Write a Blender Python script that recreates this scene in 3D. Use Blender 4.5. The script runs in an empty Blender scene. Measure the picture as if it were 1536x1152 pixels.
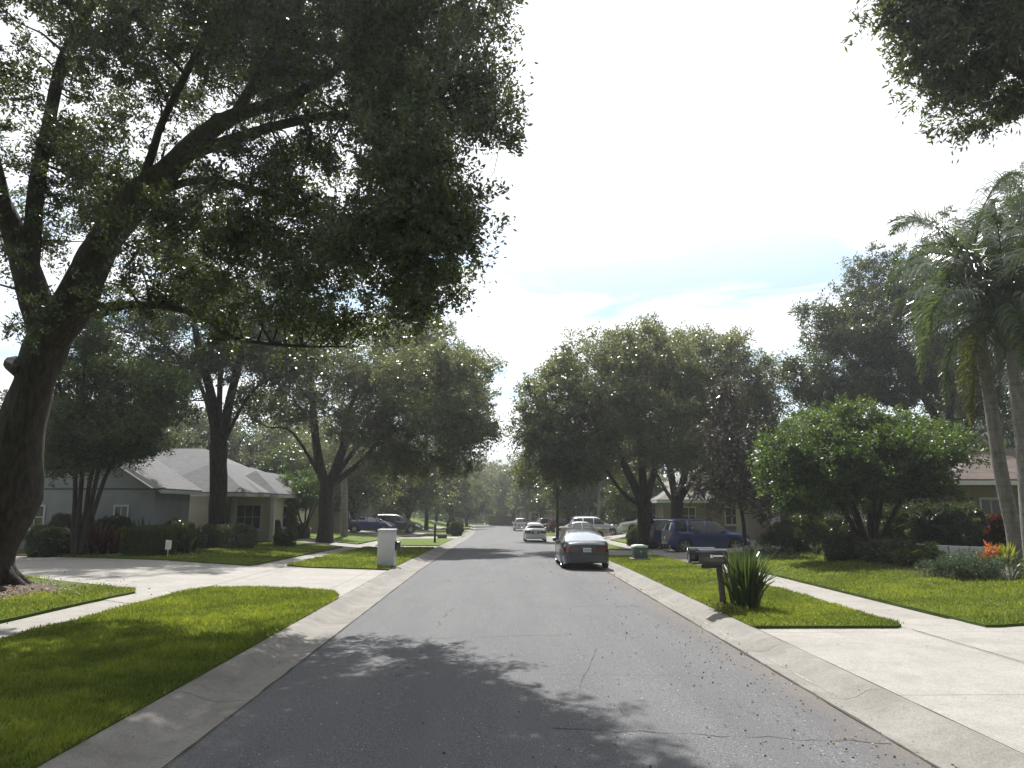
import bpy, bmesh, math, random
import numpy as np
from mathutils import Vector, Matrix, Euler, noise as mnoise

scene = bpy.context.scene
COL = scene.collection
PI = math.pi
R = math.radians

# ------------------------------------------------------------------ camera, sky, sun, exposure
CAM_H = 2.25
FPX = 1110.0                      # focal length in pixels of a 1536 px wide picture
cam_data = bpy.data.cameras.new("camera")
cam_data.sensor_width = 36.0
cam_data.lens = FPX / 1536.0 * 36.0
cam_data.clip_start = 0.1
cam_data.clip_end = 3000.0
cam = bpy.data.objects.new("camera", cam_data)
COL.objects.link(cam)
cam.location = (0.0, 0.0, CAM_H)
cam.rotation_euler = (R(90 + 9.51), 0.0, R(-0.92))
scene.camera = cam
CAMM = cam.rotation_euler.to_matrix()

SUN_EL, SUN_AZ = R(55), R(-10)    # azimuth measured from +Y towards +X
sd = Vector((math.sin(SUN_AZ) * math.cos(SUN_EL), math.cos(SUN_AZ) * math.cos(SUN_EL), math.sin(SUN_EL)))
sun_data = bpy.data.lights.new("sun", 'SUN')
sun_data.energy = 5.0
sun_data.angle = R(0.53)
sun_data.color = (1.0, 0.965, 0.915)
sun = bpy.data.objects.new("sun", sun_data)
COL.objects.link(sun)
sun.rotation_euler = sd.to_track_quat('Z', 'Y').to_euler()

world = bpy.data.worlds.new("World")
scene.world = world
world.use_nodes = True
wn, wl = world.node_tree.nodes, world.node_tree.links
wn.clear()
w_out = wn.new('ShaderNodeOutputWorld')
w_bg = wn.new('ShaderNodeBackground')
w_bg.inputs['Strength'].default_value = 0.05
w_sky = wn.new('ShaderNodeTexSky')
w_sky.sky_type = 'NISHITA'
w_sky.sun_disc = False
w_sky.sun_elevation = SUN_EL
w_sky.sun_rotation = SUN_AZ
w_sky.air_density = 1.2
w_sky.dust_density = 1.0
# thin streaky cloud laid over the sky
w_tc = wn.new('ShaderNodeTexCoord')
w_map = wn.new('ShaderNodeMapping'); w_map.inputs['Scale'].default_value = (1.6, 1.6, 8.0)
w_map.inputs['Location'].default_value = (0.35, 0.2, 0.15)
w_noise = wn.new('ShaderNodeTexNoise')
w_noise.inputs['Scale'].default_value = 2.2; w_noise.inputs['Detail'].default_value = 7; w_noise.inputs['Roughness'].default_value = 0.55
w_noise.inputs['Distortion'].default_value = 0.5
w_ramp = wn.new('ShaderNodeValToRGB')
w_ramp.color_ramp.elements[0].position = 0.33; w_ramp.color_ramp.elements[0].color = (0.02, 0.02, 0.02, 1)
w_ramp.color_ramp.elements[1].position = 0.54; w_ramp.color_ramp.elements[1].color = (1, 1, 1, 1)
w_sep = wn.new('ShaderNodeSeparateXYZ')
w_hi = wn.new('ShaderNodeMapRange')           # cloud closes up higher in the sky, around the sun
w_hi.inputs['From Min'].default_value = 0.22; w_hi.inputs['From Max'].default_value = 0.42
w_add = wn.new('ShaderNodeMath'); w_add.operation = 'MAXIMUM'; w_add.use_clamp = True
w_mix = wn.new('ShaderNodeMixRGB')
w_mix.inputs['Color2'].default_value = (13.5, 13.8, 14.2, 1)
wl.new(w_tc.outputs['Generated'], w_map.inputs['Vector'])
wl.new(w_map.outputs['Vector'], w_noise.inputs['Vector'])
wl.new(w_noise.outputs['Fac'], w_ramp.inputs['Fac'])
wl.new(w_tc.outputs['Generated'], w_sep.inputs['Vector'])
wl.new(w_sep.outputs['Z'], w_hi.inputs['Value'])
wl.new(w_ramp.outputs['Color'], w_add.inputs[0])
wl.new(w_hi.outputs['Result'], w_add.inputs[1])
wl.new(w_add.outputs['Value'], w_mix.inputs['Fac'])
w_gain = wn.new('ShaderNodeVectorMath'); w_gain.operation = 'MULTIPLY'; w_gain.inputs[1].default_value = (1.15, 1.40, 1.52)
wl.new(w_sky.outputs['Color'], w_gain.inputs[0])
wl.new(w_gain.outputs['Vector'], w_mix.inputs['Color1'])
# the cloud glows towards the sun and is duller away from it
w_dot = wn.new('ShaderNodeVectorMath'); w_dot.operation = 'DOT_PRODUCT'; w_dot.inputs[1].default_value = sd
wl.new(w_tc.outputs['Generated'], w_dot.inputs[0])
w_glow = wn.new('ShaderNodeMapRange'); w_glow.interpolation_type = 'SMOOTHSTEP'
w_glow.inputs['From Min'].default_value = -0.05; w_glow.inputs['From Max'].default_value = 0.56
w_glow.inputs['To Min'].default_value = 2.6; w_glow.inputs['To Max'].default_value = 13.5
wl.new(w_dot.outputs['Value'], w_glow.inputs['Value'])
w_tint = wn.new('ShaderNodeVectorMath'); w_tint.operation = 'SCALE'; w_tint.inputs[0].default_value = (0.96, 0.985, 1.02)
wl.new(w_glow.outputs['Result'], w_tint.inputs['Scale'])
wl.new(w_tint.outputs['Vector'], w_mix.inputs['Color2'])
wl.new(w_mix.outputs['Color'], w_bg.inputs['Color'])
wl.new(w_bg.outputs['Background'], w_out.inputs['Surface'])

scene.view_settings.view_transform = 'Standard'
scene.view_settings.look = 'None'
scene.view_settings.gamma = 1.0
scene.view_settings.exposure = 1.0
scene.render.engine = 'CYCLES'
cy = scene.cycles
cy.use_denoising = True
cy.max_bounces = 7
cy.diffuse_bounces = 3
cy.glossy_bounces = 3
cy.transmission_bounces = 4
cy.transparent_max_bounces = 6
cy.volume_bounces = 1
cy.caustics_reflective = False
cy.caustics_refractive = False
cy.sample_clamp_indirect = 6.0
cy.sample_clamp_direct = 9.0

rng = np.random.default_rng(7)
random.seed(7)

# ------------------------------------------------------------------ placing helpers
def ray(px, py):
    return CAMM @ Vector(((px - 768.0) / FPX, (576.0 - py) / FPX, -1.0))

def at(px, py, Y):
    """The place seen at picture point (px, py) at a distance Y down the street."""
    d = ray(px, py)
    return Vector((0, 0, CAM_H)) + d * (Y / d.y)

def gx(px, Y):
    return at(px, 762, Y).x

def lerp_tab(v, tab):
    if v <= tab[0][0]: return tab[0][1]
    for (a, fa), (b, fb) in zip(tab, tab[1:]):
        if v <= b: return fa + (fb - fa) * (v - a) / (b - a)
    return tab[-1][1]

BASE = [(28, 0.0), (60, -0.38), (100, -0.85), (155, -1.15), (400, -1.15)]
def gz(x, y):
    """Height of the land: the street falls away gently, the yards stay higher."""
    b = lerp_tab(y, BASE)
    if x < 0:
        s = min(1.0, max(0.0, (-x - 9.0) / 5.0))
        return b * (1 - 0.85 * s) + 0.10 * s
    s = min(1.0, max(0.0, (x - 9.5) / 5.5))
    return b * (1 - 0.6 * s) + 0.34 * s

def sx(y):
    return -2.2 * max(0.0, (y - 70) / 85.0) ** 2 if y < 155 else -2.2 - 0.052 * (y - 155)

def W(x, y, z=0.0):
    return Vector((x + sx(y), y, gz(x, y) + z))

def G(px, Y, dz=0.0):
    """On the ground, seen in picture column px, at distance Y."""
    x = gx(px, Y)
    return Vector((x, Y, gz(x - sx(Y), Y) + dz))

# ------------------------------------------------------------------ object helpers
def tag(o, label=None, cat=None, group=None, kind=None):
    if label: o['label'] = label
    if cat: o['category'] = cat
    if group: o['group'] = group
    if kind: o['kind'] = kind
    return o

def thing(name, loc, label, cat, group=None, rotz=0.0, scale=1.0):
    o = bpy.data.objects.new(name, None)
    o.empty_display_size = 0.3
    COL.objects.link(o)
    o.location = loc; o.rotation_euler = (0, 0, rotz)
    if scale != 1.0: o.scale = (scale,) * 3 if not hasattr(scale, '__len__') else scale
    return tag(o, label, cat, group)

def link(name, me, mat=None, parent=None):
    o = bpy.data.objects.new(name, me)
    COL.objects.link(o)
    if mat is not None:
        for m in (mat if isinstance(mat, (list, tuple)) else [mat]): me.materials.append(m)
    if parent is not None: o.parent = parent
    return o

def smooth(me, ang=35):
    me.polygons.foreach_set('use_smooth', [True] * len(me.polygons))
    try: me.set_sharp_from_angle(angle=R(ang))
    except Exception: pass

def copy_tree(o, parent=None):
    c = o.copy(); COL.objects.link(c); c.parent = parent
    for ch in list(o.children):
        copy_tree(ch, c)
    return c

class MB:
    """Collects simple shapes into one mesh."""
    def __init__(s): s.v = []; s.f = []
    def add(s, vs, fs):
        n = len(s.v); s.v.extend([tuple(v) for v in vs]); s.f.extend([tuple(i + n for i in f) for f in fs]); return s
    def box(s, x0, x1, y0, y1, z0, z1, M=None):
        vs = [Vector(p) for p in ((x0,y0,z0),(x1,y0,z0),(x1,y1,z0),(x0,y1,z0),(x0,y0,z1),(x1,y0,z1),(x1,y1,z1),(x0,y1,z1))]
        if M is not None: vs = [M @ v for v in vs]
        return s.add(vs, [(3,2,1,0),(4,5,6,7),(0,1,5,4),(1,2,6,5),(2,3,7,6),(3,0,4,7)])
    def tube(s, pts, rads, n=8, cap=True, jitter=0.0, flare=None):
        pts = [Vector(p) for p in pts]; k = len(pts)
        if not hasattr(rads, '__len__'): rads = [rads] * k
        rings = []; prev = None
        for i, p in enumerate(pts):
            t = (pts[min(i+1, k-1)] - pts[max(i-1, 0)])
            t = t.normalized() if t.length > 1e-9 else Vector((0,0,1))
            if prev is None:
                a = t.orthogonal().normalized()
            else:
                a = prev - t * prev.dot(t)
                a = a.normalized() if a.length > 1e-6 else t.orthogonal().normalized()
            prev = a; b = t.cross(a)
            ring = []
            for j in range(n):
                th = 2 * PI * j / n
                r = rads[i]
                if jitter:
                    q = p + (a * math.cos(th) + b * math.sin(th)) * r
                    r *= 1 + jitter * mnoise.noise(Vector((math.cos(th)*1.7 + p.x, math.sin(th)*1.7 + p.y, q.z * 0.55 / max(0.2, 1)))) \
                           + jitter * 0.5 * mnoise.noise(Vector((math.cos(th)*4, math.sin(th)*4, q.z * 1.3)))
                ring.append(p + (a * math.cos(th) + b * math.sin(th)) * r)
            rings.append(ring)
        base = len(s.v)
        for ring in rings: s.v.extend([tuple(q) for q in ring])
        for i in range(k - 1):
            for j in range(n):
                a0 = base + i*n + j; a1 = base + i*n + (j+1) % n
                s.f.append((a0, a1, a1 + n, a0 + n))
        if cap:
            s.f.append(tuple(base + j for j in range(n))[::-1]); s.f.append(tuple(base + (k-1)*n + j for j in range(n)))
        return s
    def lathe(s, prof, n=16, M=None, cap=True):
        """prof: (r, z) pairs, about local z."""
        base = len(s.v)
        for r, z in prof:
            for j in range(n):
                v = Vector((r*math.cos(2*PI*j/n), r*math.sin(2*PI*j/n), z))
                if M is not None: v = M @ v
                s.v.append(tuple(v))
        for i in range(len(prof) - 1):
            for j in range(n):
                a0 = base+i*n+j; a1 = base+i*n+(j+1)%n
                s.f.append((a0, a1, a1+n, a0+n))
        if cap:
            s.f.append(tuple(base+j for j in range(n))[::-1]); s.f.append(tuple(base+(len(prof)-1)*n+j for j in range(n)))
        return s
    def prism(s, poly, y0, y1, M=None):
        """A flat outline in x,z pushed from y0 to y1."""
        n = len(poly); vs = [Vector((x, y0, z)) for x, z in poly] + [Vector((x, y1, z)) for x, z in poly]
        if M is not None: vs = [M @ v for v in vs]
        return s.add(vs, [tuple(range(n)), tuple(range(2*n-1, n-1, -1))] + [(i, i+n, (i+1)%n+n, (i+1)%n) for i in range(n)])
    def build(s, name, mat=None, parent=None, sm=None, bevel=0.0):
        me = bpy.data.meshes.new(name)
        me.from_pydata(s.v, [], s.f); me.validate(); me.update()
        if bevel:
            bm = bmesh.new(); bm.from_mesh(me)
            bmesh.ops.recalc_face_normals(bm, faces=bm.faces)
            ed = [e for e in bm.edges if len(e.link_faces) == 2 and e.calc_face_angle(0) > 0.6]
            bmesh.ops.bevel(bm, geom=ed, offset=bevel, segments=2, affect='EDGES', profile=0.6, clamp_overlap=True)
            bm.to_mesh(me); bm.free()
        else:
            bm = bmesh.new(); bm.from_mesh(me); bmesh.ops.recalc_face_normals(bm, faces=bm.faces); bm.to_mesh(me); bm.free()
        if sm or bevel: smooth(me, sm or 40)
        return link(name, me, mat, parent)

# ------------------------------------------------------------------ materials
def newmat(name):
    m = bpy.data.materials.new(name); m.use_nodes = True
    nt = m.node_tree; b = nt.nodes['Principled BSDF']
    return m, nt, b

def setp(b, **k):
    names = {'rough': 'Roughness', 'metal': 'Metallic', 'spec': 'Specular IOR Level', 'coat': 'Coat Weight', 'coatr': 'Coat Roughness', 'ior': 'IOR', 'trans': 'Transmission Weight'}
    for q, v in k.items(): b.inputs[names[q]].default_value = v

def noise_node(nt, scale, detail=4, rough=0.55, coord='Object', mscale=None):
    tc = nt.nodes.new('ShaderNodeTexCoord')
    n = nt.nodes.new('ShaderNodeTexNoise')
    n.inputs['Scale'].default_value = scale; n.inputs['Detail'].default_value = detail; n.inputs['Roughness'].default_value = rough
    if mscale:
        mp = nt.nodes.new('ShaderNodeMapping'); mp.inputs['Scale'].default_value = mscale
        nt.links.new(tc.outputs[coord], mp.inputs['Vector']); nt.links.new(mp.outputs['Vector'], n.inputs['Vector'])
    else:
        nt.links.new(tc.outputs[coord], n.inputs['Vector'])
    return n

def ramp(nt, src, stops):
    r = nt.nodes.new('ShaderNodeValToRGB')
    el = r.color_ramp.elements
    while len(el) < len(stops): el.new(0.5)
    for e, (p, c) in zip(el, stops):
        e.position = p; e.color = (c[0], c[1], c[2], 1)
    nt.links.new(src, r.inputs['Fac'])
    return r

def bump(nt, b, src, strength=0.3, dist=0.02):
    bp = nt.nodes.new('ShaderNodeBump'); bp.inputs['Strength'].default_value = strength; bp.inputs['Distance'].default_value = dist
    nt.links.new(src, bp.inputs['Height']); nt.links.new(bp.outputs['Normal'], b.inputs['Normal'])
    return bp

def simple(name, col, rough=0.6, metal=0.0, vary=0.12, scale=6.0, coat=0.0, spec=0.5, bumpy=0.0, bscale=30):
    m, nt, b = newmat(name)
    setp(b, rough=rough, metal=metal, coat=coat, spec=spec)
    n = noise_node(nt, scale)
    lo = [c * (1 - vary) for c in col]; hi = [min(1, c * (1 + vary)) for c in col]
    r = ramp(nt, n.outputs['Fac'], [(0.3, lo), (0.7, hi)])
    nt.links.new(r.outputs['Color'], b.inputs['Base Color'])
    if bumpy:
        n2 = noise_node(nt, bscale, 6); bump(nt, b, n2.outputs['Fac'], bumpy, 0.01)
    return m

LEAF_GAIN = 0.72
def leaf_mat(name, dark, light, trans, tw=0.45, rough=0.42, spec=0.5):
    """Leaf: front diffuse + sheen, and light let through from behind. 'rnd' varies leaf by leaf."""
    dark, light, trans = ([c * LEAF_GAIN for c in q] for q in (dark, light, trans))
    m, nt, b = newmat(name)
    out = nt.nodes['Material Output']
    at_ = nt.nodes.new('ShaderNodeAttribute'); at_.attribute_name = 'rnd'
    r = ramp(nt, at_.outputs['Fac'], [(0.0, dark), (0.75, light), (1.0, [light[0]*1.5, light[1]*1.25, light[2]])])
    nt.links.new(r.outputs['Color'], b.inputs['Base Color'])
    setp(b, rough=rough, spec=spec)
    t = nt.nodes.new('ShaderNodeBsdfTranslucent')
    r2 = ramp(nt, at_.outputs['Fac'], [(0.0, [c*0.6 for c in trans]), (1.0, [trans[0]*1.35, trans[1]*1.15, trans[2]])])
    nt.links.new(r2.outputs['Color'], t.inputs['Color'])
    mx = nt.nodes.new('ShaderNodeMixShader'); mx.inputs['Fac'].default_value = tw
    nt.links.new(b.outputs['BSDF'], mx.inputs[1]); nt.links.new(t.outputs['BSDF'], mx.inputs[2])
    nt.links.new(mx.outputs['Shader'], out.inputs['Surface'])
    return m

def bark_mat(name, c0, c1, sc=9.0):
    m, nt, b = newmat(name); setp(b, rough=0.9, spec=0.2)
    n = noise_node(nt, sc, 8, 0.65, mscale=(1, 1, 0.3))
    r = ramp(nt, n.outputs['Fac'], [(0.32, c0), (0.68, c1)])
    nt.links.new(r.outputs['Color'], b.inputs['Base Color'])
    bump(nt, b, n.outputs['Fac'], 0.9, 0.06)
    return m

M = {}
M['oak_leaf'] = leaf_mat('oak leaf', (0.028, 0.046, 0.020), (0.056, 0.085, 0.030), (0.12, 0.18, 0.028), 0.36, 0.27, 0.9)
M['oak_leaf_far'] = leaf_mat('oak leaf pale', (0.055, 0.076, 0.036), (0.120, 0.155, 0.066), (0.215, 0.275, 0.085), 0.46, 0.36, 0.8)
M['bright_leaf'] = leaf_mat('crape myrtle leaf', (0.028, 0.060, 0.016), (0.065, 0.125, 0.026), (0.13, 0.24, 0.025), 0.42, 0.44, 0.6)
M['dark_leaf'] = leaf_mat('dark glossy leaf', (0.026, 0.044, 0.022), (0.058, 0.088, 0.036), (0.11, 0.17, 0.035), 0.38, 0.3, 0.8)
M['magnolia_leaf'] = leaf_mat('magnolia leaf', (0.040, 0.042, 0.030), (0.11, 0.085, 0.058), (0.09, 0.09, 0.04), 0.18, 0.34, 1.0)
M['palm_leaf'] = leaf_mat('palm leaflet', (0.045, 0.078, 0.044), (0.085, 0.135, 0.070), (0.15, 0.24, 0.06), 0.36, 0.30, 1.0)
M['palm_yellow'] = leaf_mat('old palm leaflet', (0.05, 0.07, 0.02), (0.10, 0.12, 0.03), (0.18, 0.20, 0.03), 0.45, 0.45)
M['hedge_leaf'] = leaf_mat('hedge leaf', (0.022, 0.045, 0.014), (0.055, 0.10, 0.022), (0.12, 0.19, 0.02), 0.38, 0.4)
M['red_leaf'] = leaf_mat('cordyline leaf', (0.025, 0.018, 0.012), (0.10, 0.032, 0.014), (0.17, 0.055, 0.012), 0.35, 0.4)
M['strap_leaf'] = leaf_mat('strap leaf', (0.026, 0.052, 0.018), (0.06, 0.105, 0.032), (0.10, 0.17, 0.03), 0.30, 0.28, 0.9)
M['juniper_leaf'] = leaf_mat('juniper needle', (0.040, 0.075, 0.040), (0.085, 0.14, 0.075), (0.08, 0.14, 0.05), 0.3, 0.6)
M['yellow_leaf'] = leaf_mat('croton leaf', (0.12, 0.17, 0.03), (0.22, 0.27, 0.04), (0.30, 0.36, 0.05), 0.42, 0.4)
M['orange_petal'] = leaf_mat('orange bract', (0.55, 0.13, 0.03), (0.80, 0.24, 0.06), (0.7, 0.22, 0.05), 0.45, 0.5)
M['white_petal'] = leaf_mat('white bloom', (0.5, 0.5, 0.48), (0.75, 0.75, 0.72), (0.6, 0.6, 0.55), 0.4, 0.5)
M['grass'] = leaf_mat('grass blade', (0.080, 0.130, 0.022), (0.225, 0.300, 0.048), (0.32, 0.43, 0.055), 0.44, 0.5, 0.35)
M['dead_leaf'] = leaf_mat('fallen leaf', (0.06, 0.038, 0.020), (0.20, 0.135, 0.075), (0.1, 0.06, 0.02), 0.12, 0.7)
M['bark'] = bark_mat('oak bark', (0.014, 0.012, 0.010), (0.058, 0.048, 0.041))
M['bark_pale'] = bark_mat('pale bark', (0.05, 0.042, 0.035), (0.13, 0.11, 0.095), 6)

# ------------------------------------------------------------------ leaves, twigs, trees
def quads_mesh(name, P4, rnd=None):
    """P4: (n,4,3) corner positions -> one mesh of n separate quads with a per-leaf 'rnd'."""
    n = len(P4)
    me = bpy.data.meshes.new(name)
    me.vertices.add(4 * n); me.loops.add(4 * n); me.polygons.add(n)
    me.vertices.foreach_set('co', np.ascontiguousarray(P4, dtype=np.float32).ravel())
    me.loops.foreach_set('vertex_index', np.arange(4 * n, dtype=np.int32))
    me.polygons.foreach_set('loop_start', np.arange(0, 4 * n, 4, dtype=np.int32))
    try: me.polygons.foreach_set('loop_total', np.full(n, 4, dtype=np.int32))
    except Exception: pass
    a = me.attributes.new('rnd', 'FLOAT', 'POINT')
    if rnd is None: rnd = rng.random(n)
    a.data.foreach_set('value', np.repeat(rnd, 4).astype(np.float32))
    me.update(); me.validate()
    return me

def unit(v):
    return v / np.maximum(np.linalg.norm(v, axis=-1, keepdims=True), 1e-9)

def leaf_quads(pos, along, normal, L, Wd, fold=0.0):
    """Diamond leaves: base at pos, pointing along, blade facing normal."""
    along = unit(along); side = unit(np.cross(along, normal)); nn = np.cross(side, along)
    L = np.asarray(L).reshape(-1, 1); Wd = np.asarray(Wd).reshape(-1, 1)
    mid = pos + along * L * 0.45
    a = pos; b = mid + side * Wd * 0.5; c = pos + along * L - nn * L * fold; d = mid - side * Wd * 0.5
    return np.stack([a, b, c, d], 1)

def spray_leaves(C, n_per, rad, L, Wd, shoots=7, flat=0.75, droop=0.1, up=0.5, r=rng):
    """Around every centre in C: short shoots with leaves along them."""
    C = np.asarray(C, float); n = len(C)
    rad = np.broadcast_to(np.asarray(rad, float), (n,))
    sd_ = unit(r.normal(size=(n, shoots, 3)) * np.array([1, 1, flat]) + np.array([0, 0, 0.15]))
    which = r.integers(0, shoots, (n, n_per))
    t = r.random((n, n_per)) ** 0.6
    d = sd_[np.arange(n)[:, None], which]
    pos = C[:, None, :] + d * (t * rad[:, None])[..., None] + r.normal(size=(n, n_per, 3)) * (0.13 * rad[:, None, None])
    pos[..., 2] -= droop * (t * rad[:, None]) ** 2
    along = d * 0.8 + r.normal(size=d.shape) * 0.75
    nor = r.normal(size=d.shape) * 0.9 + np.array([0, 0, up])
    m = n * n_per
    s = r.uniform(0.55, 1.45, m)
    crnd = np.clip(np.repeat(r.normal(0.45, 0.16, n), n_per) + r.normal(0, 0.18, m), 0, 1)
    return leaf_quads(pos.reshape(m, 3), along.reshape(m, 3), nor.reshape(m, 3), L * s, Wd * s), crnd

def sample_blobs(blobs, r=rng, shell=0.45, hole=0.0):
    """blobs: (centre, (rx,ry,rz), count): centres filling ellipsoids, denser to the outside."""
    out = []
    for c, rr, n in blobs:
        c = np.array(c, float); rr = np.array(rr, float)
        d = unit(r.normal(size=(n, 3)))
        rad = shell + (1 - shell) * r.random((n, 1)) ** 0.55
        k = r.random((n, 1)) < 0.3
        rad = np.where(k, r.random((n, 1)) ** 0.5, rad)
        rad = np.where(r.random((n, 1)) < 0.10, r.uniform(1.0, 1.28, (n, 1)), rad)
        p = c + d * rad * rr
        if hole:
            keep = [mnoise.noise(Vector(q) * 0.55 + Vector((3.1, 7.7, 1.3))) > -hole for q in p]
            p = p[np.array(keep)]
        out.append(p)
    return np.concatenate(out)

def grow(mb, limbs, C, twig=0.03, wood_n=4, r=rng, sag=0.06, jit=0.16, sides=12):
    """limbs: (points, radii). Adds the limbs and a twig to every cluster centre in C, each from the nearest wood."""
    nodes = []; rads = []
    for pts, rr in limbs:
        pts = [Vector(p) for p in pts]
        # smooth the guide with a Catmull-Rom pass
        P = []; Q = []
        k = len(pts)
        if not hasattr(rr, '__len__'): rr = [rr] * k
        for i in range(k - 1):
            p0 = pts[max(i-1, 0)]; p1 = pts[i]; p2 = pts[i+1]; p3 = pts[min(i+2, k-1)]
            for j in range(4):
                t = j / 4
                q = 0.5 * ((2*p1) + (p2-p0)*t + (2*p0-5*p1+4*p2-p3)*t*t + (3*p1-p0-3*p2+p3)*t**3)
                P.append(q); Q.append(rr[i] + (rr[i+1]-rr[i]) * t)
        P.append(pts[-1]); Q.append(rr[-1])
        mb.tube(P, Q, n=sides if max(Q) > 0.12 else 7, jitter=jit if max(Q) > 0.1 else 0)
        for a, ra, b in zip(P[:-1], Q[:-1], P[1:]):
            m_ = max(1, int((b-a).length / 0.6))
            for j in range(m_):
                nodes.append(a.lerp(b, j/m_)); rads.append(ra)
        nodes.append(P[-1]); rads.append(Q[-1])
    N = np.array([list(p) for p in nodes]); RR = np.array(rads)
    C = np.asarray(C, float)
    d0 = np.min(np.linalg.norm(C[:, None, :] - N[None, ::3, :], axis=2), axis=1)
    order = np.argsort(d0)
    Nl = [N]; Rl = [RR]
    N_all = N; R_all = RR; pend = 0
    for ci in order:
        c = C[ci]
        dd = np.linalg.norm(N_all - c, axis=1) + 1.2 * np.maximum(0, N_all[:, 2] - c[2] - 0.3) + 0.4 / (R_all * 10 + 0.3)
        j = int(np.argmin(dd)); a = Vector(N_all[j]); ra = min(R_all[j] * 0.7, 0.012 + twig * (np.linalg.norm(N_all[j]-c)) * 0.5 + 0.01)
        b = Vector(c); ln = (b - a).length
        if ln < 0.05: continue
        k = max(2, int(ln / 0.8) + 1)
        off = Vector(r.normal(size=3)) * ln * 0.10 + Vector((0, 0, ln * sag))
        pts = [a.lerp(b, i/k) + off * math.sin(PI*i/k) + Vector(r.normal(size=3)) * 0.03 * ln * (0 < i < k) for i in range(k+1)]
        rr = [ra + (0.008 - ra) * i / k for i in range(k+1)]
        mb.tube(pts, rr, n=wood_n, cap=False)
        N_all = np.vstack([N_all, [list(p) for p in pts[1:]]]); R_all = np.concatenate([R_all, rr[1:]])
    return mb

def make_tree(name, loc, label, cat, limbs, blobs, leaf, bark, n_per=300, rad=0.75, L=0.075, Wd=0.035, group=None,
              shoots=7, twig=0.03, hole=0.25, extra=None, wood_n=4, flat=0.75, sag=0.06, dens=1.7, keep=None, shell=0.45, sides=12, jit=0.16, trunk_name='trunk'):
    """limbs and blobs are in world coordinates; the tree's Empty stands at loc."""
    loc = Vector(loc)
    root = thing(name, loc, label, cat, group)
    blobs = [(c, r_, int(n * dens)) for c, r_, n in blobs]; n_per = int(n_per * 1.15)
    C = sample_blobs(blobs, hole=hole, shell=shell)
    if keep is not None: C = C[[bool(keep(p)) for p in C]]
    mb = MB(); grow(mb, limbs, C, twig, wood_n, sag=sag, sides=sides, jit=jit)
    if extra: extra(mb)
    V = np.array(mb.v) - np.array(loc); mb.v = [tuple(v) for v in V]
    mb.build(trunk_name, bark, root, sm=60)
    rr = rad * rng.uniform(0.55, 1.35, len(C))
    Q, crnd = spray_leaves(C, n_per, rr, L, Wd, shoots, flat)
    Q = Q - np.array(loc)
    link('crown', quads_mesh('crown', Q, crnd), leaf, root)
    return root

def leaf_blob(name, parent, pts, nrm, L, Wd, mat, up=0.2, spread=0.6):
    """Leaves at given surface points, facing outward."""
    n = len(pts)
    along = rng.normal(size=(n, 3)) * spread + nrm * 0.5 + np.array([0, 0, 0.3])
    nor = nrm + rng.normal(size=(n, 3)) * 0.7
    s = rng.uniform(0.7, 1.3, n)
    Q = leaf_quads(np.asarray(pts), along, nor, L*s, Wd*s)
    return link(name, quads_mesh(name, Q), mat, parent)

def hedge(name, loc, size, label, cat='hedge', mat=None, n=9000, L=0.055, Wd=0.03, group=None, rotz=0.0, lump=0.08, rnd_=0.35):
    """A clipped hedge: leaves over and just inside a rounded box (local x,y,z), on thin stems."""
    sx_, sy_, sz_ = size
    root = thing(name, loc, label, cat, group, rotz)
    p = rng.uniform(-1, 1, (n, 3))
    ax = rng.choice(3, n, p=[sy_*sz_/(sy_*sz_+sx_*sz_+sx_*sy_), sx_*sz_/(sy_*sz_+sx_*sz_+sx_*sy_), sx_*sy_/(sy_*sz_+sx_*sz_+sx_*sy_)])
    sg = np.where(rng.random(n) < 0.5, -1, 1)
    p[np.arange(n), ax] = sg
    # superellipse rounding
    k = 5.0 if rnd_ < 0.5 else 2.4
    rr = (np.abs(p) ** k).sum(1, keepdims=True) ** (1 / k)
    p = p / rr
    nr = unit(np.sign(p) * np.abs(p) ** (k - 1))
    half = np.array([sx_/2, sy_/2, sz_/2])
    q = p * half + np.array([0, 0, sz_/2])
    lumps = np.array([mnoise.noise(Vector(v) * 1.6 + Vector((loc[0], loc[1], 0))) + 0.5 * mnoise.noise(Vector(v) * 4.5) for v in q])
    depth = rng.random(n) ** 2 * 0.22
    q = q + nr * (lumps * lump * 2)[:, None] - nr * depth[:, None]
    q[:, 2] = np.maximum(q[:, 2], 0.02)
    leaf_blob('foliage', root, q, nr, L, Wd, mat or M['hedge_leaf'])
    for i in range(min(8, max(3, int(sx_ * 2.5)))):
        mb = MB(); x = rng.uniform(-sx_/2, sx_/2) * 0.85; y = rng.uniform(-sy_/2, sy_/2) * 0.7
        mb.tube([(x, y, -0.05), (x + rng.normal()*0.05, y, sz_*0.45), (x + rng.normal()*0.15, y + rng.normal()*0.1, sz_*0.85)], [0.02, 0.014, 0.006], 5)
        mb.build('stem', M['bark'], root)
    return root

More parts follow.
